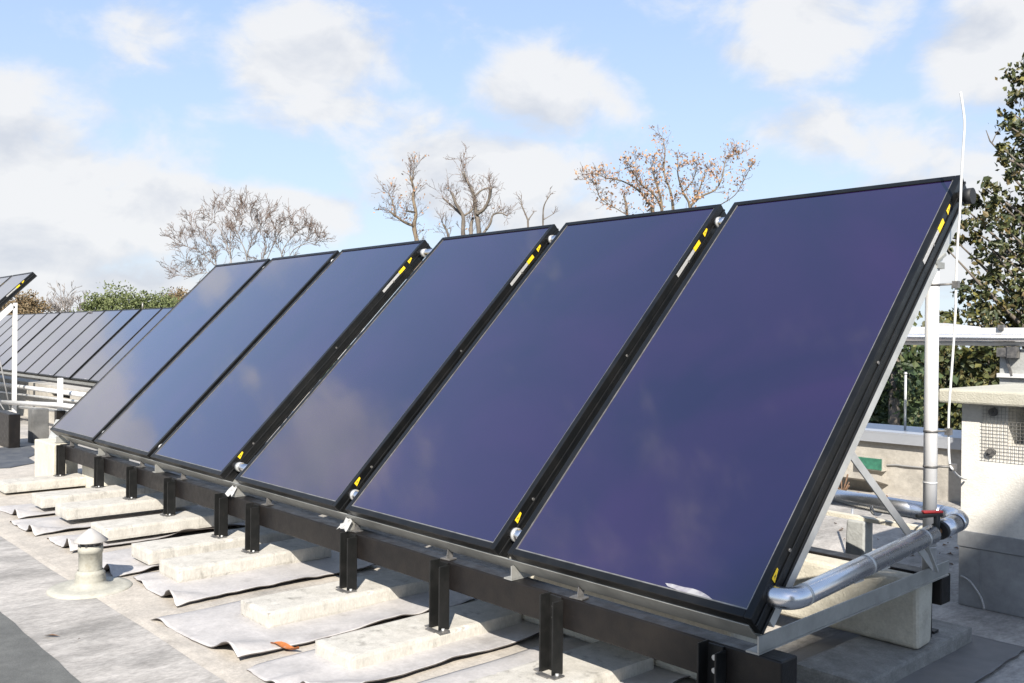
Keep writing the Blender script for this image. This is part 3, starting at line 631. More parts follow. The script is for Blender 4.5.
for bx, bz in ((-.205, .33), (-.195, .545)):
    m = MB(); m.tube([(bx, cy0, bz), (bx, cy0-.02, bz)], .022, 14); m.tube([(bx, cy0-.02, bz), (bx, cy0-.03, bz)], .009, 6); m.build('mesh_washer', M_plate, ch)
m = MB(); m.tube(smooth([Vector((cx0+.01, cy0-.014, -.36)), Vector((cx0+.06, cy0-.02, -.38)), Vector((cx0+.12, cy0-.03, -.45)), Vector((cx0+.14, cy0-.035, RZ+.01))]), .006, 8); m.build('cable', M_lab, ch)

# ------------------------------------------------------------------ parapet at the back
pw = thing('parapet_wall', (-20, 6.0, RZ), 'low cream parapet wall with zinc coping along the back edge of the roof', 'parapet')
m = MB(); m.box(-58, 8.5, 5.86, 6.12, RZ, .045); m.build('wall', M_parapet, pw)
m = MB(); m.box(-58, 8.5, 5.80, 6.18, .045, .062); m.box(-58, 8.5, 5.80, 5.812, -.04, .046); m.add([(-58, 5.80, .063), (8.5, 5.80, .063), (8.5, 6.18, .10), (-58, 6.18, .10), (-58, 6.18, .063), (8.5, 6.18, .063)], [(0, 1, 2, 3), (3, 2, 5, 4), (0, 3, 4), (1, 5, 2)]); m.build('coping', M_coping, pw)
m = MB(); nzp = vnoise(31)
for i in range(60): pass
sc = thing('wall_outlet', at(850, 462, 1, 5.84), 'small green-faced outlet box on the parapet wall behind the brace', 'outlet box')
a = at(860, 455, 1, 5.84); b_ = at(886, 471, 1, 5.84)
m = MB(); m.box(a.x, b_.x, 5.78, 5.858, b_.z, a.z); m.build('box', M_parapet, sc)
m = MB(); m.box(a.x+.012, b_.x-.012, 5.772, 5.785, b_.z+.01, a.z-.01); m.build('pane', M_green, sc)
a2 = at(842, 472, 1, 5.84); m = MB(); m.box(a2.x-.1, b_.x+.02, 5.62, 5.855, b_.z-.07, b_.z-.012, fn=lambda x, y, z: (x, y, z-(.06 if y > 5.7 else 0))); m.build('hood', M_parapet, sc)
m = MB(); m.tube(smooth([at(886, 465, 1, 5.85), at(896, 465, 1, 5.85), at(905, 466, 1, 5.845), at(926, 468, 1, 5.85)]), .008, 6); tag(m.build('wall_cable', M_cable), 'thin dark cable along the parapet wall, right of the green outlet box', 'cable')
# coping clamp with drop wire
c = at(843, 436, 1, 5.79); cw = thing('conductor_wire', c, 'thin white conductor wire dropping from the coping clamp across the roof', 'wire')
m = MB(); m.box(c.x-.035, c.x+.035, 5.76, 5.80, c.z-.05, c.z+.05); m.build('clamp', M_plate, cw)
m = MB(); m.tube(smooth([c+Vector((0, -.01, -.05)), at(839, 460, 1, 5.6), at(838, 482, 1, 5.2), at(833, 493, 2, RZ+.02), at(829, 500, 2, RZ+.01)]), .009, 6); m.build('wire', M_white, cw)
c = at(848, 562, 2, RZ); m = MB(); m.tube([c, at(853, 505, 1, c.y+.6)], .009, 8)
tag(m.build('thin_rod', M_white, None, origin=c), 'thin pale rod leaning up from the roof behind the silver pipe', 'rod')
c = at(905, 432, 1, 6.0); m = MB(); m.tube([(c.x, 6.0, .06), (c.x, 6.0, at(905, 372, 1, 6.0).z)], .012, 8); m.tube([(c.x, 6.0, .62), (c.x, 6.0, at(905, 374, 1, 6.0).z)], .018, 8)
tag(m.build('air_terminal', M_alu, None, origin=(c.x, 6.0, .06)), 'short thin grey lightning spike standing on the parapet before the trees', 'lightning rod')
rr = random.Random(8)
for (x, y, n_) in ((842, 486, 34), (882, 486, 30)):
    m = MB(); c0 = at(x, y, 1, 5.35); c0.z = RZ+.004
    for k_ in range(n_*3):
        a = rr.uniform(0, 6.28); d = math.sqrt(rr.random()); c = c0+Vector((math.cos(a)*.30*d, math.sin(a)*.22*d, 0)); w = rr.uniform(.015, .05); b1 = rr.uniform(0, 6.28)
        e1 = Vector((math.cos(b1), math.sin(b1), rr.uniform(-.2, .5)))*w; e2 = Vector((-math.sin(b1), math.cos(b1), rr.uniform(0, .5)))*w*.6
        m.add([c-e1, c-e2, c+e1+Vector((0, 0, .012)), c+e2+Vector((0, 0, .01))], [(0, 1, 2, 3)])
    if x < 850:
        for k_ in range(5): m.tube([c0, c0+Vector((rr.uniform(-.15, .15), rr.uniform(-.1, .1), rr.uniform(.1, .2)))], .008, 5)
    tag(m.build('leaf_heap', M_deadleaf, None, origin=c0), 'heap of brown leaves with twigs on the roof below the green outlet box' if x < 850 else 'flat heap of brown leaves on the roof right of the brace', 'leaf heap', kind='stuff')

# ------------------------------------------------------------------ pipe bridge and grey shaft behind
br = thing('pipe_bridge', (-1.0, 5.2, .9), 'horizontal run of white-clad pipes crossing before the trees above the vent shaft', 'pipe run')
zt = 1.045; zb = .893
m = MB(); m.box(-12, 2.5, 5.12, 5.36, zt-.065, zt-.012); m.build('cable_tray', M_white, br, bevel=.006)
m = MB(); m.tube([(-12, 5.14, zt-.09), (2.5, 5.14, zt-.09)], .034, 16); m.build('pipe', M_pipe, br)
m = MB(); m.tube([(-12, 5.2, zt-.133), (2.5, 5.2, zt-.133)], .024, 14); m.build('pipe', M_white, br)
x1 = at(940, 326, 1, 5.2).x; x2 = at(974, 326, 1, 5.2).x
m = MB(); m.box(x1, x2, 5.13, 5.34, zt-.012, zt+.03, fn=lambda x, y, z: (x, y, z-(.03 if x > x1+.05 and z > zt else 0))); m.box(-12, x1, 5.13, 5.34, zt-.012, zt-.003); m.build('tray_lid', M_galv, br)
m = MB(); m.box(at(1005, 330, 1, 5.2).x-.02, at(1005, 330, 1, 5.2).x+.02, 5.10, 5.15, zt-.03, zt+.012); m.build('strap', M_plate, br)
m = MB()
for x in (-11, -8, -5, .9): m.box(x-.03, x+.03, 5.18, 5.30, RZ, zb)
m.build('stand', M_galv, br)
gb = thing('rear_shaft', (-.4, 5.35, RZ), 'grey rendered shaft under the pipe run at the right edge', 'vent shaft')
gx = at(1000, 347, 1, 5.2).x
m = MB(); m.box(gx, .9, 5.20, 5.70, RZ, zb-.03); m.build('wall', M_greyrender, gb)
zz = at(1010, 376, 1, 5.19).z
m = MB(); m.box(gx-.01, .9, 5.165, 5.20, zz-.012, zz+.02); m.build('rail', M_white, gb)
m = MB(); a = at(1005, 354, 1, 5.17); b_ = at(1012, 376, 1, 5.17); m.bar(a, b_, .016, .016, up=(0, 1, 0)); m.box(a.x-.05, a.x+.05, 5.13, 5.198, a.z-.02, a.z+.05); m.box(a.x+.03, a.x+.10, 5.12, 5.197, a.z-.03, a.z+.06); m.build('pipe_bracket', M_plate, gb)

# ------------------------------------------------------------------ unseen block added beyond the right edge to shade the right end
sh = thing('shade_blocker', (17, -10.9, GZ), 'unseen block added outside the right edge to shade the corner of the roof', 'shade blocker')
m = MB(); m.box(12.4, 22, -12.8, -9.0, GZ, 13.3); m.build('wall', M_wall, sh)  # body of the added unseen block, not a wall of the place
m = MB(); m.box(12.3, 22.1, -12.9, -8.9, 13.302, 13.55); m.build('blocker_slab', M_capc, sh)

# ------------------------------------------------------------------ left distance: end group, block, white frame, pipes, rear row
rough_block('concrete_block', -8.23, -7.60, .0, .22, RZ, -.135, M_ballast, 'square-ended cream concrete block left of the far leg of the rack', seed=12, bevel=.012)
rough_block('concrete_block', -7.36, -6.75, .18, .40, RZ, -.19, M_ballast, 'cream concrete block in the gap between the two farthest legs, behind the beam', seed=13, bevel=.012)
# neighbouring panel group at the far left
GX, GZo = -14.67, .25
pe = dup(pan0, (GX-PW, 0, GZo), 'slanted solar panel cut off by the left edge above the white triangular frame', 'solar thermal panels in the next group')
for k_ in [c for c in kids(pe) if c.name.startswith('end_plug')]: bpy.data.objects.remove(k_)
for q in range(1, 3):
    p2 = dup(pe, (GX-PW-q*(PW+.07), 0, GZo), ['panel hidden past the left edge beside the cut-off slanted panel', 'panel two places past the left edge beside the cut-off slanted panel'][q-1], 'solar thermal panels in the next group')
wf = thing('support_frame', (GX, 1.4, RZ), 'white triangular support frame with tall post at the left edge', 'frame')
def PE(x, t, n): return P(x, t, n)+Vector((0, 0, GZo))
yb = 1.40; zt_ = at(13, 303, 1, yb).z; zb_ = at(13, 415, 1, yb).z
m = MB(); m.box(GX-.085, GX-.025, yb-.03, yb+.03, zb_, zt_); m.build('post', M_white, wf)
m = MB(); a = Vector((GX-.06, yb-.03, zt_-.04)); m.bar(a, a+Vector((0, -1.35, -1.35*math.tan(TILT))), .07, .09, up=(0, -1, 1)); m.build('rafter', M_white, wf)
m = MB(); m.box(GX-.10, GX-.02, .1, yb-.045, zb_+.0, zb_+.08); m.box(GX-.10, GX-.02, .1, yb+.04, zb_-.30, zb_-.22); m.box(GX-.10, GX-.02, yb-.04, yb+.04, zb_-.22, zb_-.002); m.build('base_rail', M_white, wf)
m = MB(); m.tube([(GX-.2, 1.1, zt_-.3), (GX-.1, 1.35, zb_+.1)], .012, 6); m.tube([(GX-1.0, .9, .6), (GX-.05, 1.25, zb_+.1)], .010, 6); m.build('stay', M_cable, wf)
m = MB(); m.box(GX-5, GX-.02, .05, .16, zb_-.42, zb_-.30); m.box(GX-5, GX-.02, 1.3, 1.42, zb_-.42, zb_-.302); m.build('beam', M_beam, wf)
# white pipe run linking the groups
c = at(60, 425, 1, 1.4); pp = thing('link_pipe', (c.x, 1.4, RZ), 'white pipes linking the two panel groups, with a white post on a black foot', 'pipe run')
pt = at(60, 378, 1, 1.4); pb = at(60, 409, 1, 1.4)
m = MB(); m.box(pb.x-.035, pb.x+.035, 1.37, 1.43, pb.z-.02, pt.z); m.build('post', M_white, pp)
m = MB(); m.box(pb.x-.05, pb.x+.05, 1.34, 1.46, RZ, pb.z-.022); m.build('foot', M_beam, pp)
m = MB(); m.tube([at(0, 402, 1, 1.33), at(58, 405, 1, 1.33), at(125, 413, 1, 1.33)], .035, 10); m.build('pipe', M_white, pp)
m = MB(); m.tube([at(-10, 383, 1, 1.62), at(100, 397, 1, 1.62)], .035, 10); m.build('pipe', M_white, pp)
m = MB(); m.tube([at(-10, 391, 1, 1.66), at(100, 404, 1, 1.66)], .02, 10); m.build('pipe', M_alu, pp)
m = MB(); m.tube([at(20, 407, 1, 1.48), at(60, 411, 1, 1.48), at(125, 418, 1, 1.48)], .025, 10); m.build('pipe', M_alu, pp)
# rear row
RYo, RZo = 4.1, -.13
rx = [-19.15-1.273*i for i in range(0, 16)]
i0 = at(88.5, 383, 1, 4.1).x
ords = ['first', 'second', 'third', 'fourth', 'fifth', 'sixth', 'seventh', 'eighth', 'ninth', 'tenth', 'eleventh', 'twelfth', 'thirteenth']
src = dup(pan0, (0, 0, 0), '')
for k_ in kids(src):
    if k_.name.split('.')[0] in ('end_plug', 'rivet', 'glass_clip', 'back_sheet', 'warning_label', 'info_label', 'edge_strip'):
        for q in kids(k_): bpy.data.objects.remove(q)
        bpy.data.objects.remove(k_)
extra = 0.0
for i in range(13):
    x = i0+.02+1.268*1-1.268*i - extra
    lab = f'pale far-row solar panel, {ords[i]} left from where the near row hides the far row'
    if i in (2, 7): extra += .10
    if i == 0: src.location = (x, RYo, RZo); src['label'] = lab; src['group'] = 'solar panels of the far row'
    else: dup(src, (x, RYo, RZo), lab, 'solar panels of the far row')
rk = thing('far_rack', (-25, RYo, RZ), 'dark beam rack with pale pipes under the far row of panels', 'rack')
m = MB(); m.box(-42, -18, RYo+.0, RYo+.12, RZo-.27, RZo-.11); m.build('front_beam', M_beam, rk)
m = MB(); m.box(-42, -18, RYo+.02, RYo+.07, RZo-.11, RZo-.05); m.build('cross_rail', M_alud, rk)
m = MB(); m.tube([(-42, RYo-.25, RZo-.28), (-17, RYo-.25, RZo-.28)], .04, 10); m.build('pipe', M_galv, rk)
m = MB(); m.tube([(-42, RYo-.30, RZo-.36), (-17, RYo-.30, RZo-.36)], .03, 10); m.build('pipe', M_alu, rk)
for x in (-19.5, -21.5, -23.5, -25.5): m = MB(); m.box(x-.04, x+.04, RYo-.02, RYo+.05, RZ, RZo-.12); m.build('leg', M_leg, rk)
a = at(48, 390, 1, 4.0); b_ = at(70, 393, 1, 4.0)
m = MB(); m.tube([P(x_, PL-.05, .01)+Vector((0, RYo, RZo)) for x_ in (i0-1.27*4-.06, i0-1.27*4+.12)], .03, 8)
for xx in (i0+1.268*-1-.05, i0-1.268*6-.15): m.tube([(xx, RYo+1.66, RZo+1.62), (xx, RYo+1.66, RZo+1.82)], .02, 6)
m.build('vent_tap', M_trim, rk)
y_ = 1.8; a = at(48, 390, 1, y_); b_ = at(70, 400, 1, y_); zt_ = at(60, 387, 1, y_).z
kw = thing('kerb_wall', (a.x, y_, RZ), 'low beige kerb wall with a dark opening, between the near and far rows', 'wall')
m = MB(); m.box(-24, a.x, y_, y_+.3, RZ, zt_); m.box(b_.x, -10.5, y_, y_+.3, RZ, zt_); m.box(a.x, b_.x, y_, y_+.3, a.z, zt_); m.box(a.x, b_.x, y_, y_+.3, RZ, b_.z); m.build('wall', M_parapet, kw)
m = MB(); m.box(a.x+.002, b_.x-.002, y_+.12, y_+.29, b_.z+.002, a.z-.002); m.build('opening', M_dark, kw)
c = at(30, 443, 2, RZ); d_ = (c-CAMP).dot(_f)/FPX
rough_block('concrete_block', c.x-.10, c.x+.10, c.y, c.y+.2, RZ, RZ+34*d_, M_darkconc, 'upright grey concrete block below the white rail at the left edge', seed=15, bevel=.01)
c = at(8, 449, 2, RZ)
rough_block('ballast_box', c.x-.7, c.x+.03, c.y, c.y+.13, RZ, RZ+33*d_, M_beam, 'black box under the white rail, at the very left edge', seed=18, bevel=.01, cat='box')
c = at(50, 444, 2, RZ)
m = MB(); m.bar(c+Vector((-.25, .25, .26)), c+Vector((.30, .0, .05)), .22, .07)
tag(m.build('leaning_slab', M_greyrender, None, origin=c, bevel=.008), 'dark grey slab leaning between the grey block and the near row', 'slab')
vs = [at(x, y, 2, RZ+.006) for x, y in ((-30, 452), (8, 447), (30, 446), (40, 453), (28, 458), (36, 463), (10, 468), (-30, 470))]  # flat dark patch standing in for a shadow on the roof
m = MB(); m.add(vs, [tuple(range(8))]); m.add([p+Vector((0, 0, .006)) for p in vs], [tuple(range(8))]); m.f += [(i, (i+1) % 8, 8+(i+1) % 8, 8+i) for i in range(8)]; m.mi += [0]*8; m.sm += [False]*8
tag(m.build('shade_patch', mat('shade_blue_black', (.05, .055, .065), .7, col2=(.09, .095, .10), scale=6), None, origin=vs[0]), 'dark bluish patch of painted shade on the roof at the left edge', 'shade patch')

# ------------------------------------------------------------------ trees
def wander(p, d, ln, rr, seg=5, curl=.25, up=.0):
    pts = [p]; d = d.normalized()
    for i in range(seg):
        d = (d+Vector((rr.gauss(0, curl), rr.gauss(0, curl), rr.gauss(0, curl)+up))).normalized(); p = p+d*(ln/seg); pts.append(p)
    return pts, d
def grow(mb, p, d, ln, rad, depth, rr, spread=.6, up=.05, kmin=2, kmax=3, shrink=.72, tips=None, minr=.008, curl=.16):
    pts, d2 = wander(p, d, ln, rr, 4 if depth > 1 else 3, curl, up)
    r1 = max(minr, rad*.62); n = len(pts)
    mb.tube(pts, [rad+(r1-rad)*i/(n-1) for i in range(n)], 6 if rad > .05 else (4 if rad > .02 else 3), cap=False)
    if depth == 0:
        if tips is not None: tips.append(pts[-1])
        return
    for k in range(rr.randint(kmin, kmax)):
        i = rr.choice([n-1, n-1, n-2, max(1, n-3)]); q = pts[i]
        a = rr.uniform(0, 6.28); o_ = d2.orthogonal().normalized(); o_ = (Matrix.Rotation(a, 3, d2) @ o_)
        nd_ = (d2+o_*rr.uniform(spread*.5, spread*1.3)).normalized()
        grow(mb, q, nd_, ln*shrink*rr.uniform(.75, 1.2), max(minr, r1*rr.uniform(.7, .95)), depth-1, rr, spread, up, kmin, kmax, shrink, tips, minr, curl)
def leafmesh(mb, pts, n, size, spread, rr):
    for p in pts:
        for k in range(n):
            c = p+Vector((rr.gauss(0, spread), rr.gauss(0, spread), rr.gauss(0, spread*.8)))
            leafcard(mb, c, size*rr.uniform(.6, 1.3), rr)
def leafcard(mb, c, w, rr):
    a = Vector((rr.gauss(0, 1), rr.gauss(0, 1), rr.gauss(0, .7))).normalized(); b = a.orthogonal().normalized(); b = Matrix.Rotation(rr.uniform(0, 6.28), 3, a) @ b; t = a.cross(b)
    o = len(mb.v); mb.v += [c-b*w*.5, c+t*w*.32+a*w*.1, c+b*w*.55, c-t*w*.32+a*w*.1]; mb.f.append((o, o+1, o+2, o+3)); mb.mi.append(0); mb.sm.append(False)

def bare_tree(px, base_y, D, top_y, seed, label, bark=M_bark, stems=4, depth=6, fan=.55, leaves=None, leafmat=None, minr=None, name='bare_tree', kmax=3, group=None, trunkr=.22, spread=.6, shrink=.74, up=.03):
    rr = random.Random(seed); base = atd(px, base_y, D); foot = Vector((base.x, base.y, GZ)); H = (base_y-top_y)/FPX*D
    th = thing(name, foot, label, 'tree', group)
    minr = minr or .22*D/FPX
    m = MB(); m.tube([foot, foot+Vector((.1, 0, (base.z-GZ)*.5)), base], [trunkr*1.5, trunkr*1.15, trunkr], 10); m.build('trunk', bark, th)
    m = MB(); tips = []; L0 = H*.36
    for k in range(stems):
        a = 2*math.pi*(k+rr.uniform(-.2, .2))/stems; d = Vector((math.cos(a)*fan, math.sin(a)*fan, 1)).normalized()
        grow(m, base-Vector((0, 0, .2)), d, L0*rr.uniform(.85, 1.15), trunkr*.55, depth, rr, spread, up, 2, kmax, shrink, tips, minr)
    m.build('branches', bark, th)
    if leaves:
        m = MB(); sel = [t for t in tips if rr.random() < leaves[0]]; leafmesh(m, sel, leaves[1], leaves[2], leaves[3], rr); m.build('leaves', leafmat, th)
    return th
M_oleaf = mat('orange_leaves', (.3, .14, .05), .7, island=[(.28, .15, .095), (.38, .22, .12), (.31, .19, .13), (.44, .26, .11)])
M_gleaf = mat('green_leaves', (.05, .08, .03), .55, island=[(.024, .036, .014), (.036, .050, .018), (.06, .07, .022), (.028, .042, .016), (.16, .145, .035), (.055, .065, .02), (.13, .09, .03), (.03, .042, .016)])
M_dleaf = mat('dark_green_leaves', (.03, .06, .025), .6, island=[(.020, .038, .015), (.032, .055, .018), (.052, .078, .025), (.024, .045, .018), (.075, .085, .026)])
M_yleaf = mat('yellow_green_leaves', (.1, .11, .03), .6, island=[(.04, .055, .018), (.065, .075, .024), (.14, .125, .03), (.045, .062, .02), (.09, .065, .025)])
M_fleaf = mat('far_green_leaves', (.1, .13, .04), .7, island=[(.07, .095, .03), (.11, .135, .045), (.14, .16, .06), (.085, .11, .04)])
M_bleaf = mat('far_brown_leaves', (.16, .11, .06), .7, island=[(.13, .09, .045), (.18, .125, .06), (.15, .12, .07), (.21, .14, .07)])
bare_tree(68, 335, 52, 284, 15, 'small thin bare tree behind the far row, left of the green trees', bark=M_hazebark, stems=5, depth=5, fan=.6, trunkr=.14, spread=.5)

# pollarded trees and the orange-leaved tree: stout limbs traced, twigs grown
def limb_tree(D, foot_px, limbs, seed, label, bark, name, twigs=(3, 3), twl=.7, twr=None, leaves=None, leafmat=None, dep=.5, tw_every=2, group=None, lw=1.0):
    rr = random.Random(seed); b0 = atd(*foot_px, D); foot = Vector((b0.x, b0.y, GZ)); th = thing(name, foot, label, 'tree', group)
    pxm = D/FPX; m = MB(); m.tube([foot, Vector((b0.x, b0.y, (b0.z+GZ)/2)), b0], [.34, .26, .2], 10); m.build('trunk', bark, th)
    lm = MB(); tw = MB(); tips = []
    for pts, w0, w1 in limbs:
        off = rr.uniform(-dep, dep); n = len(pts); q = []
        for i, (x, y) in enumerate(pts): q.append(atd(x, y, D+off*(i/max(1, n-1))))
        q[0] = atd(*pts[0], D)
        q = smooth(q, 4); nn = len(q)
        rs = [lw*(w0+(w1-w0)*i/(nn-1))*pxm/2*(1+rr.uniform(-.1, .12)) for i in range(nn)]
        lm.tube(q, rs, 8)
        for i in range(2, nn, tw_every):
            if rr.random() < .75 or i == nn-1:
                for k in range(rr.randint(1, twigs[0]) if i < nn-1 else twigs[0]+2):
                    d = (q[i]-q[i-1]).normalized(); o_ = Matrix.Rotation(rr.uniform(0, 6.28), 3, d) @ d.orthogonal().normalized()
                    dd = (d*.5+o_*.8+Vector((0, 0, .55))).normalized()
                    grow(tw, q[i], dd, twl*rr.uniform(.5, 1.2), twr or .55*pxm, twigs[1]-1, rr, .55, .04, 1, 3, .75, tips, .17*pxm, .17)
    o_ = len(lm.v); lm.v += tw.v; lm.f += [tuple(i+o_ for i in q) for q in tw.f]; lm.mi += [1]*len(tw.f); lm.sm += tw.sm; lm.build('branches', [bark, M_twig], th)
    if leaves:
        m = MB(); sel = [t for t in tips if rr.random() < leaves[0]]; leafmesh(m, sel, leaves[1], leaves[2], leaves[3], rr); m.build('leaves', leafmat, th)
limb_tree(40, (240, 300), [([(216, 290), (216, 264), (212, 248), (203, 234), (191, 225)], 3.2, .8), ([(232, 290), (231, 260), (230, 243), (231, 225), (224, 210)], 3.4, .7), ([(240, 290), (247, 260), (240, 239), (235, 225), (244, 213)], 3.2, .7), ([(258, 290), (263, 258), (266, 243), (254, 223), (250, 214)], 3.0, .7), ([(231, 258), (223, 234), (212, 220)], 2.2, .6), ([(216, 266), (200, 252), (188, 247), (180, 242)], 1.8, .5), ([(214, 272), (198, 274), (188, 277), (178, 272)], 1.6, .5), ([(247, 258), (252, 240), (262, 228), (266, 218)], 2, .6), ([(232, 240), (240, 226), (238, 212)], 1.5, .5), ([(212, 250), (198, 256), (186, 262)], 1.3, .5)], 3, 'wide bare grey tree behind the far end of the near row', M_hazebark, 'bare_tree', twigs=(4, 4), twl=.42, twr=.008, dep=1.2, tw_every=1, lw=.5)
limb_tree(46, (290, 300), [([(278, 290), (282, 253), (293, 236), (302, 228)], 2.6, .6), ([(266, 262), (279, 233), (290, 224)], 2.2, .6), ([(290, 290), (290, 255), (307, 243), (318, 241)], 2.4, .6), ([(284, 260), (276, 240), (274, 228)], 1.8, .5), ([(292, 262), (300, 246), (311, 234)], 1.8, .5)], 8, 'smaller reddish bare tree just right of the wide bare grey tree', M_hazebark, 'bare_tree', twigs=(4, 4), twl=.42, twr=.008, dep=1.2, tw_every=1, lw=.5)
limb_tree(30, (420, 262), [([(420, 262), (417, 242), (414, 226), (416, 214), (413, 198), (414, 190), (410, 176)], 6.0, 2.2), ([(414, 226), (404, 222), (396, 216), (389, 211)], 3.5, 2.0), ([(396, 216), (392, 200), (388, 193)], 1.6, .8), ([(414, 212), (406, 211)], 2.2, 1.6), ([(412, 186), (413, 176), (414, 170)], 1.5, .7)], 5, 'lopped tree with one leaning limb, left of the pair of pollards', M_barkw, 'pollard_tree', twigs=(3, 3), twl=.30, twr=.007, tw_every=1, lw=.85, leaves=(.16, 2, .09, .10), leafmat=M_oleaf)
limb_tree(30, (470, 262), [([(465, 262), (463, 232), (463, 216), (457, 206), (452, 193)], 5.5, 2.6), ([(463, 216), (452, 206), (443, 198)], 3, 1.8), ([(463, 216), (470, 212), (473, 208)], 2.5, 2), ([(480, 262), (479, 232), (476, 212), (474, 196), (470, 186), (465, 178), (462, 172)], 6.0, 1.6), ([(477, 214), (484, 209), (489, 199), (491, 187)], 4.5, 2.6), ([(475, 196), (482, 190), (491, 187)], 2.4, 1.6), ([(472, 262), (471, 228), (473, 218)], 4.5, 3), ([(482, 235), (490, 224), (493, 215), (501, 213), (507, 216)], 3.0, 1.2), ([(450, 250), (448, 234), (443, 224)], 3.0, 2), ([(466, 178), (463, 168), (462, 162)], 1.4, .6)], 7, 'pair of stout pollarded stems with dense upright twigs behind the middle panels', M_bark, 'pollard_tree', twigs=(3, 3), twl=.30, twr=.007, tw_every=1, lw=.9, leaves=(.03, 1, .09, .08), leafmat=M_oleaf)
limb_tree(36, (535, 262), [([(528, 262), (528, 225), (527, 218), (522, 206), (521, 200)], 2.2, 1.0), ([(528, 220), (534, 212)], 1.4, .8), ([(543, 262), (543, 222), (544, 206), (550, 195)], 2.0, .8), ([(543, 220), (553, 214)], 1.0, .6)], 9, 'two thin bare shoots showing above the panel gap right of the pollards', M_bark, 'sapling', twigs=(2, 2), twl=.2, twr=.012)
OL = [([(655, 250), (653, 212), (648, 202), (638, 190), (622, 181), (606, 178)], 5.5, 1.4), ([(663, 250), (662, 212), (660, 195), (655, 180), (652, 166)], 5.5, 1.2), ([(675, 250), (673, 208), (670, 190), (664, 172), (665, 150), (662, 137)], 5, .9), ([(690, 250), (690, 208), (683, 192), (678, 175), (678, 158)], 4.5, .9), ([(690, 208), (697, 195), (702, 182), (706, 170)], 3.5, .9), ([(690, 206), (702, 196), (715, 190), (722, 178), (726, 160), (736, 154)], 3.5, .8), ([(720, 205), (735, 195), (744, 180), (750, 168)], 1.6, .7), ([(628, 250), (627, 212), (624, 196)], 4.2, 3.2), ([(648, 202), (640, 190), (636, 178), (636, 160)], 2.6, .8), ([(627, 215), (612, 206), (600, 198), (596, 185)], 1.6, .6), ([(663, 212), (655, 196), (641, 184), (630, 168)], 2.6, .8), ([(683, 192), (693, 180), (697, 165)], 2, .8), ([(608, 179), (596, 174), (586, 179)], 1.2, .5)]
limb_tree(27, (668, 262), OL, 21, 'spreading tree with sparse orange leaves behind the gap left of the largest panel', M_barkw, 'maple_tree', twigs=(3, 3), twl=.20, twr=.007, lw=.68, leaves=(.34, 4, .085, .10), leafmat=M_oleaf, dep=1.2, tw_every=1)

def leafy_tree(name, clumps, D, seed, label, lm, size, n, bark=M_bark, group=None, foot_px=None, dens=1.0, limbs=True, deep=1.0):
    """clumps: (px, py, radius px, depth offset)"""
    rr = random.Random(seed); cs = [(atd(x, y, D+dz), r/FPX*(D+dz)) for x, y, r, dz in clumps]
    ctr = sum((c for c, r in cs), Vector((0, 0, 0)))/len(cs)
    if foot_px is not None: f = atd(*foot_px, D); ctr = Vector((f.x, f.y, ctr.z))
    foot = Vector((ctr.x, ctr.y, GZ)); th = thing(name, foot, label, 'tree', group)
    topz = max(c.z for c, r in cs)
    m = MB(); tr = .012*(topz-GZ)+.08; zs = [GZ, (GZ+topz)*.5, topz-.3*(topz-GZ)*.3]
    m.tube([Vector((ctr.x+rr.uniform(-.1, .1), ctr.y, z)) for z in zs], [tr*1.4, tr, tr*.35], 10)
    if limbs:
        for c, r in cs:
            z0 = min(max(GZ+2, c.z-abs((c-ctr).xy.length)*.7-.4), zs[-1]); p = Vector((ctr.x, ctr.y, z0)); mid = (p+c)*.5+Vector((rr.uniform(-.15, .15), rr.uniform(-.15, .15), .1))
            m.tube([p, mid, c], [tr*.16, tr*.09, .008], 6, cap=False)
    m.build('trunk', bark, th)
    m = MB()
    for c, r in cs:
        k = int(n*dens*(r/(size*3))**2)+14
        subs = [c+Vector((rr.gauss(0, .55), rr.gauss(0, .55*deep), rr.gauss(0, .5)))*r for _ in range(max(3, k//14))]
        for i in range(k):
            s_ = rr.choice(subs); sp = r*.26
            leafcard(m, s_+Vector((rr.gauss(0, sp), rr.gauss(0, sp), rr.gauss(0, sp*.8))), size*rr.uniform(.6, 1.35), rr)
    m.build('crown', lm, th); return th
# right-hand tree close by
RC = [(1020, 76, 9, .1), (1030, 72, 16, 0), (1010, 112, 9, .2), (1004, 150, 9, -.1), (1022, 95, 14, 0), (1030, 130, 22, .3), (1012, 128, 10, 0), (1022, 155, 16, .4), (1035, 180, 22, -.3), (1008, 172, 8, .2), (985, 188, 9, 0), (978, 200, 10, .2), (997, 200, 12, -.2), (1015, 205, 16, .1), (965, 208, 7, .1), (985, 222, 13, .2), (1005, 228, 16, -.3), (1030, 225, 24, 0), (970, 228, 9, .2), (955, 240, 7, .1), (948, 250, 5, 0), (990, 248, 14, -.1), (1015, 255, 18, .2), (975, 238, 8, 0), (978, 285, 12, 0), (995, 280, 16, .3), (1018, 285, 22, -.2), (970, 298, 12, .1), (985, 308, 16, 0), (1008, 312, 20, .3), (968, 315, 12, .2), (1035, 310, 26, 0), (990, 325, 16, -.2), (1015, 335, 18, .2), (1060, 250, 36, .2), (1065, 180, 34, 0), (1065, 320, 36, 0), (1055, 120, 26, .2)]
bt = leafy_tree('broadleaf_tree', RC, 11.5, 31, 'large dark green broadleaf tree at the right edge with some yellow leaves', M_gleaf, .078, 190, foot_px=(1062, 330), dens=1)
t = MB(); pts = [atd(x, y, 11.5) for x, y in ((1030, 172), (1016, 163), (1005, 158), (998, 150), (990, 141), (986, 130))]
t.tube(pts, [.022, .018, .014, .011, .008, .004], 6); t.tube([atd(992, 143, 11.5), atd(996, 134, 11.55), atd(999, 129, 11.6)], [.007, .005, .003], 5); t.tube([atd(1062, 215, 11.5), pts[0]], [.05, .022], 6)
t.build('branch', M_bark, bt)
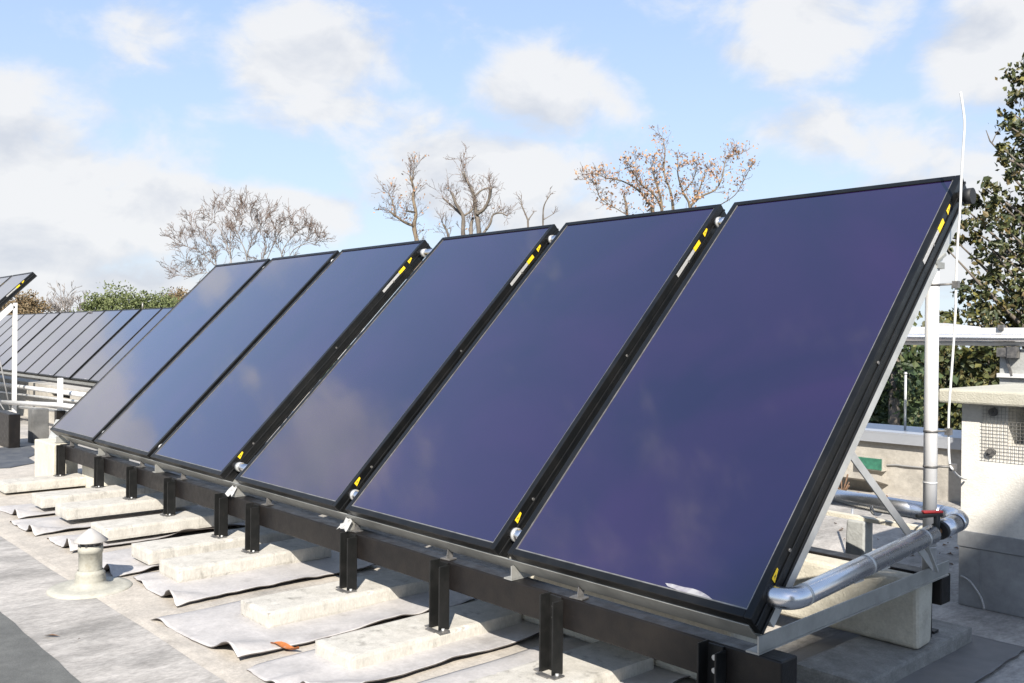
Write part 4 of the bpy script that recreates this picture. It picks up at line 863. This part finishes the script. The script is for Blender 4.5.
# tall evergreens and hedge behind the roof
leafy_tree('conifer_tree', [(903, 305, 6, 0), (900, 318, 11, 0), (898, 333, 15, .3), (900, 350, 18, -.3), (895, 372, 22, .2), (898, 395, 24, 0), (893, 420, 26, .2)], 17, 41, 'pointed dark conifer between the nearest panel and the round post', M_dleaf, .15, 200)
leafy_tree('leafy_tree', [(930, 330, 16, 0), (945, 322, 14, .4), (938, 350, 24, 0), (950, 372, 26, -.3), (935, 395, 26, .2), (955, 400, 26, 0), (940, 420, 26, .1)], 19, 42, 'olive green tree behind the round post and lightning rod', M_yleaf, .15, 200)
leafy_tree('leafy_tree', [(985, 345, 22, 0), (975, 360, 24, .3), (992, 375, 26, -.2), (970, 395, 28, 0), (990, 405, 26, .2), (1010, 360, 24, .4), (1015, 390, 26, 0)], 18, 43, 'yellowing tree below the pipe run, behind the vent shaft lid', M_yleaf, .15, 200)
leafy_tree('leafy_tree', [(868, 400, 22, 0), (878, 380, 20, .2), (862, 420, 24, 0), (882, 415, 24, .1), (850, 440, 24, 0), (905, 440, 26, 0)], 18, 44, 'dark green bush tree low beside the edge of the nearest panel', M_dleaf, .15, 200)
# trees far left
leafy_tree('leafy_tree', [(125, 300, 11, 0), (107, 304, 11, .5), (93, 306, 9, 0), (140, 304, 9, .6), (118, 318, 18, 0), (95, 322, 16, 0)], 48, 51, 'round mid green tree rising behind the far row', M_fleaf, .12, 420, limbs=False)
leafy_tree('leafy_tree', [(152, 303, 9, 0), (166, 303, 9, 1), (150, 318, 14, 0), (172, 312, 12, 0)], 52, 52, 'paler green tree right of the round green tree behind the far row', M_fleaf, .12, 420, limbs=False)
leafy_tree('leafy_tree', [(180, 299, 8, 0), (172, 298, 6, 0), (188, 305, 10, 0), (178, 315, 12, 0)], 55, 53, 'russet tree touching the edge of the near row behind the far row', M_bleaf, .12, 420, limbs=False)
leafy_tree('leafy_tree', [(28, 303, 10, 0), (18, 306, 9, 0), (38, 308, 8, 0), (28, 320, 15, 0), (5, 312, 12, 0)], 50, 54, 'brownish bush-shaped tree behind the white triangular frame', M_bleaf, .12, 420, limbs=False)
# far belt of woodland round the building, below the skyline of the racks
rr = random.Random(77); m = MB()
for i in range(150):
    a_ = rr.uniform(-1.75, .75); D = rr.uniform(62, 120); c0 = Vector((math.sin(a_)*D, math.cos(a_)*D, 0)); tz = rr.uniform(-2.2, 1.3)
    m.tube([Vector((c0.x, c0.y, GZ)), Vector((c0.x, c0.y, tz-1.5))], [.3, .12], 6, cap=False)
    for k in range(230):
        d = Vector((rr.gauss(0, 1), rr.gauss(0, 1), rr.gauss(0, 1))).normalized()*rr.uniform(.55, 1)
        leafcard(m, Vector((c0.x+d.x*3.4, c0.y+d.y*3.4, (tz+GZ*.55)/2-.6+d.z*(tz-GZ*.55)*.5)), rr.uniform(.5, 1.1), rr)
tag(m.build('far_woodland', M_dleaf), 'far belt of dark woodland below the racks', 'woodland', kind='stuff')
bpy.context.view_layer.update()
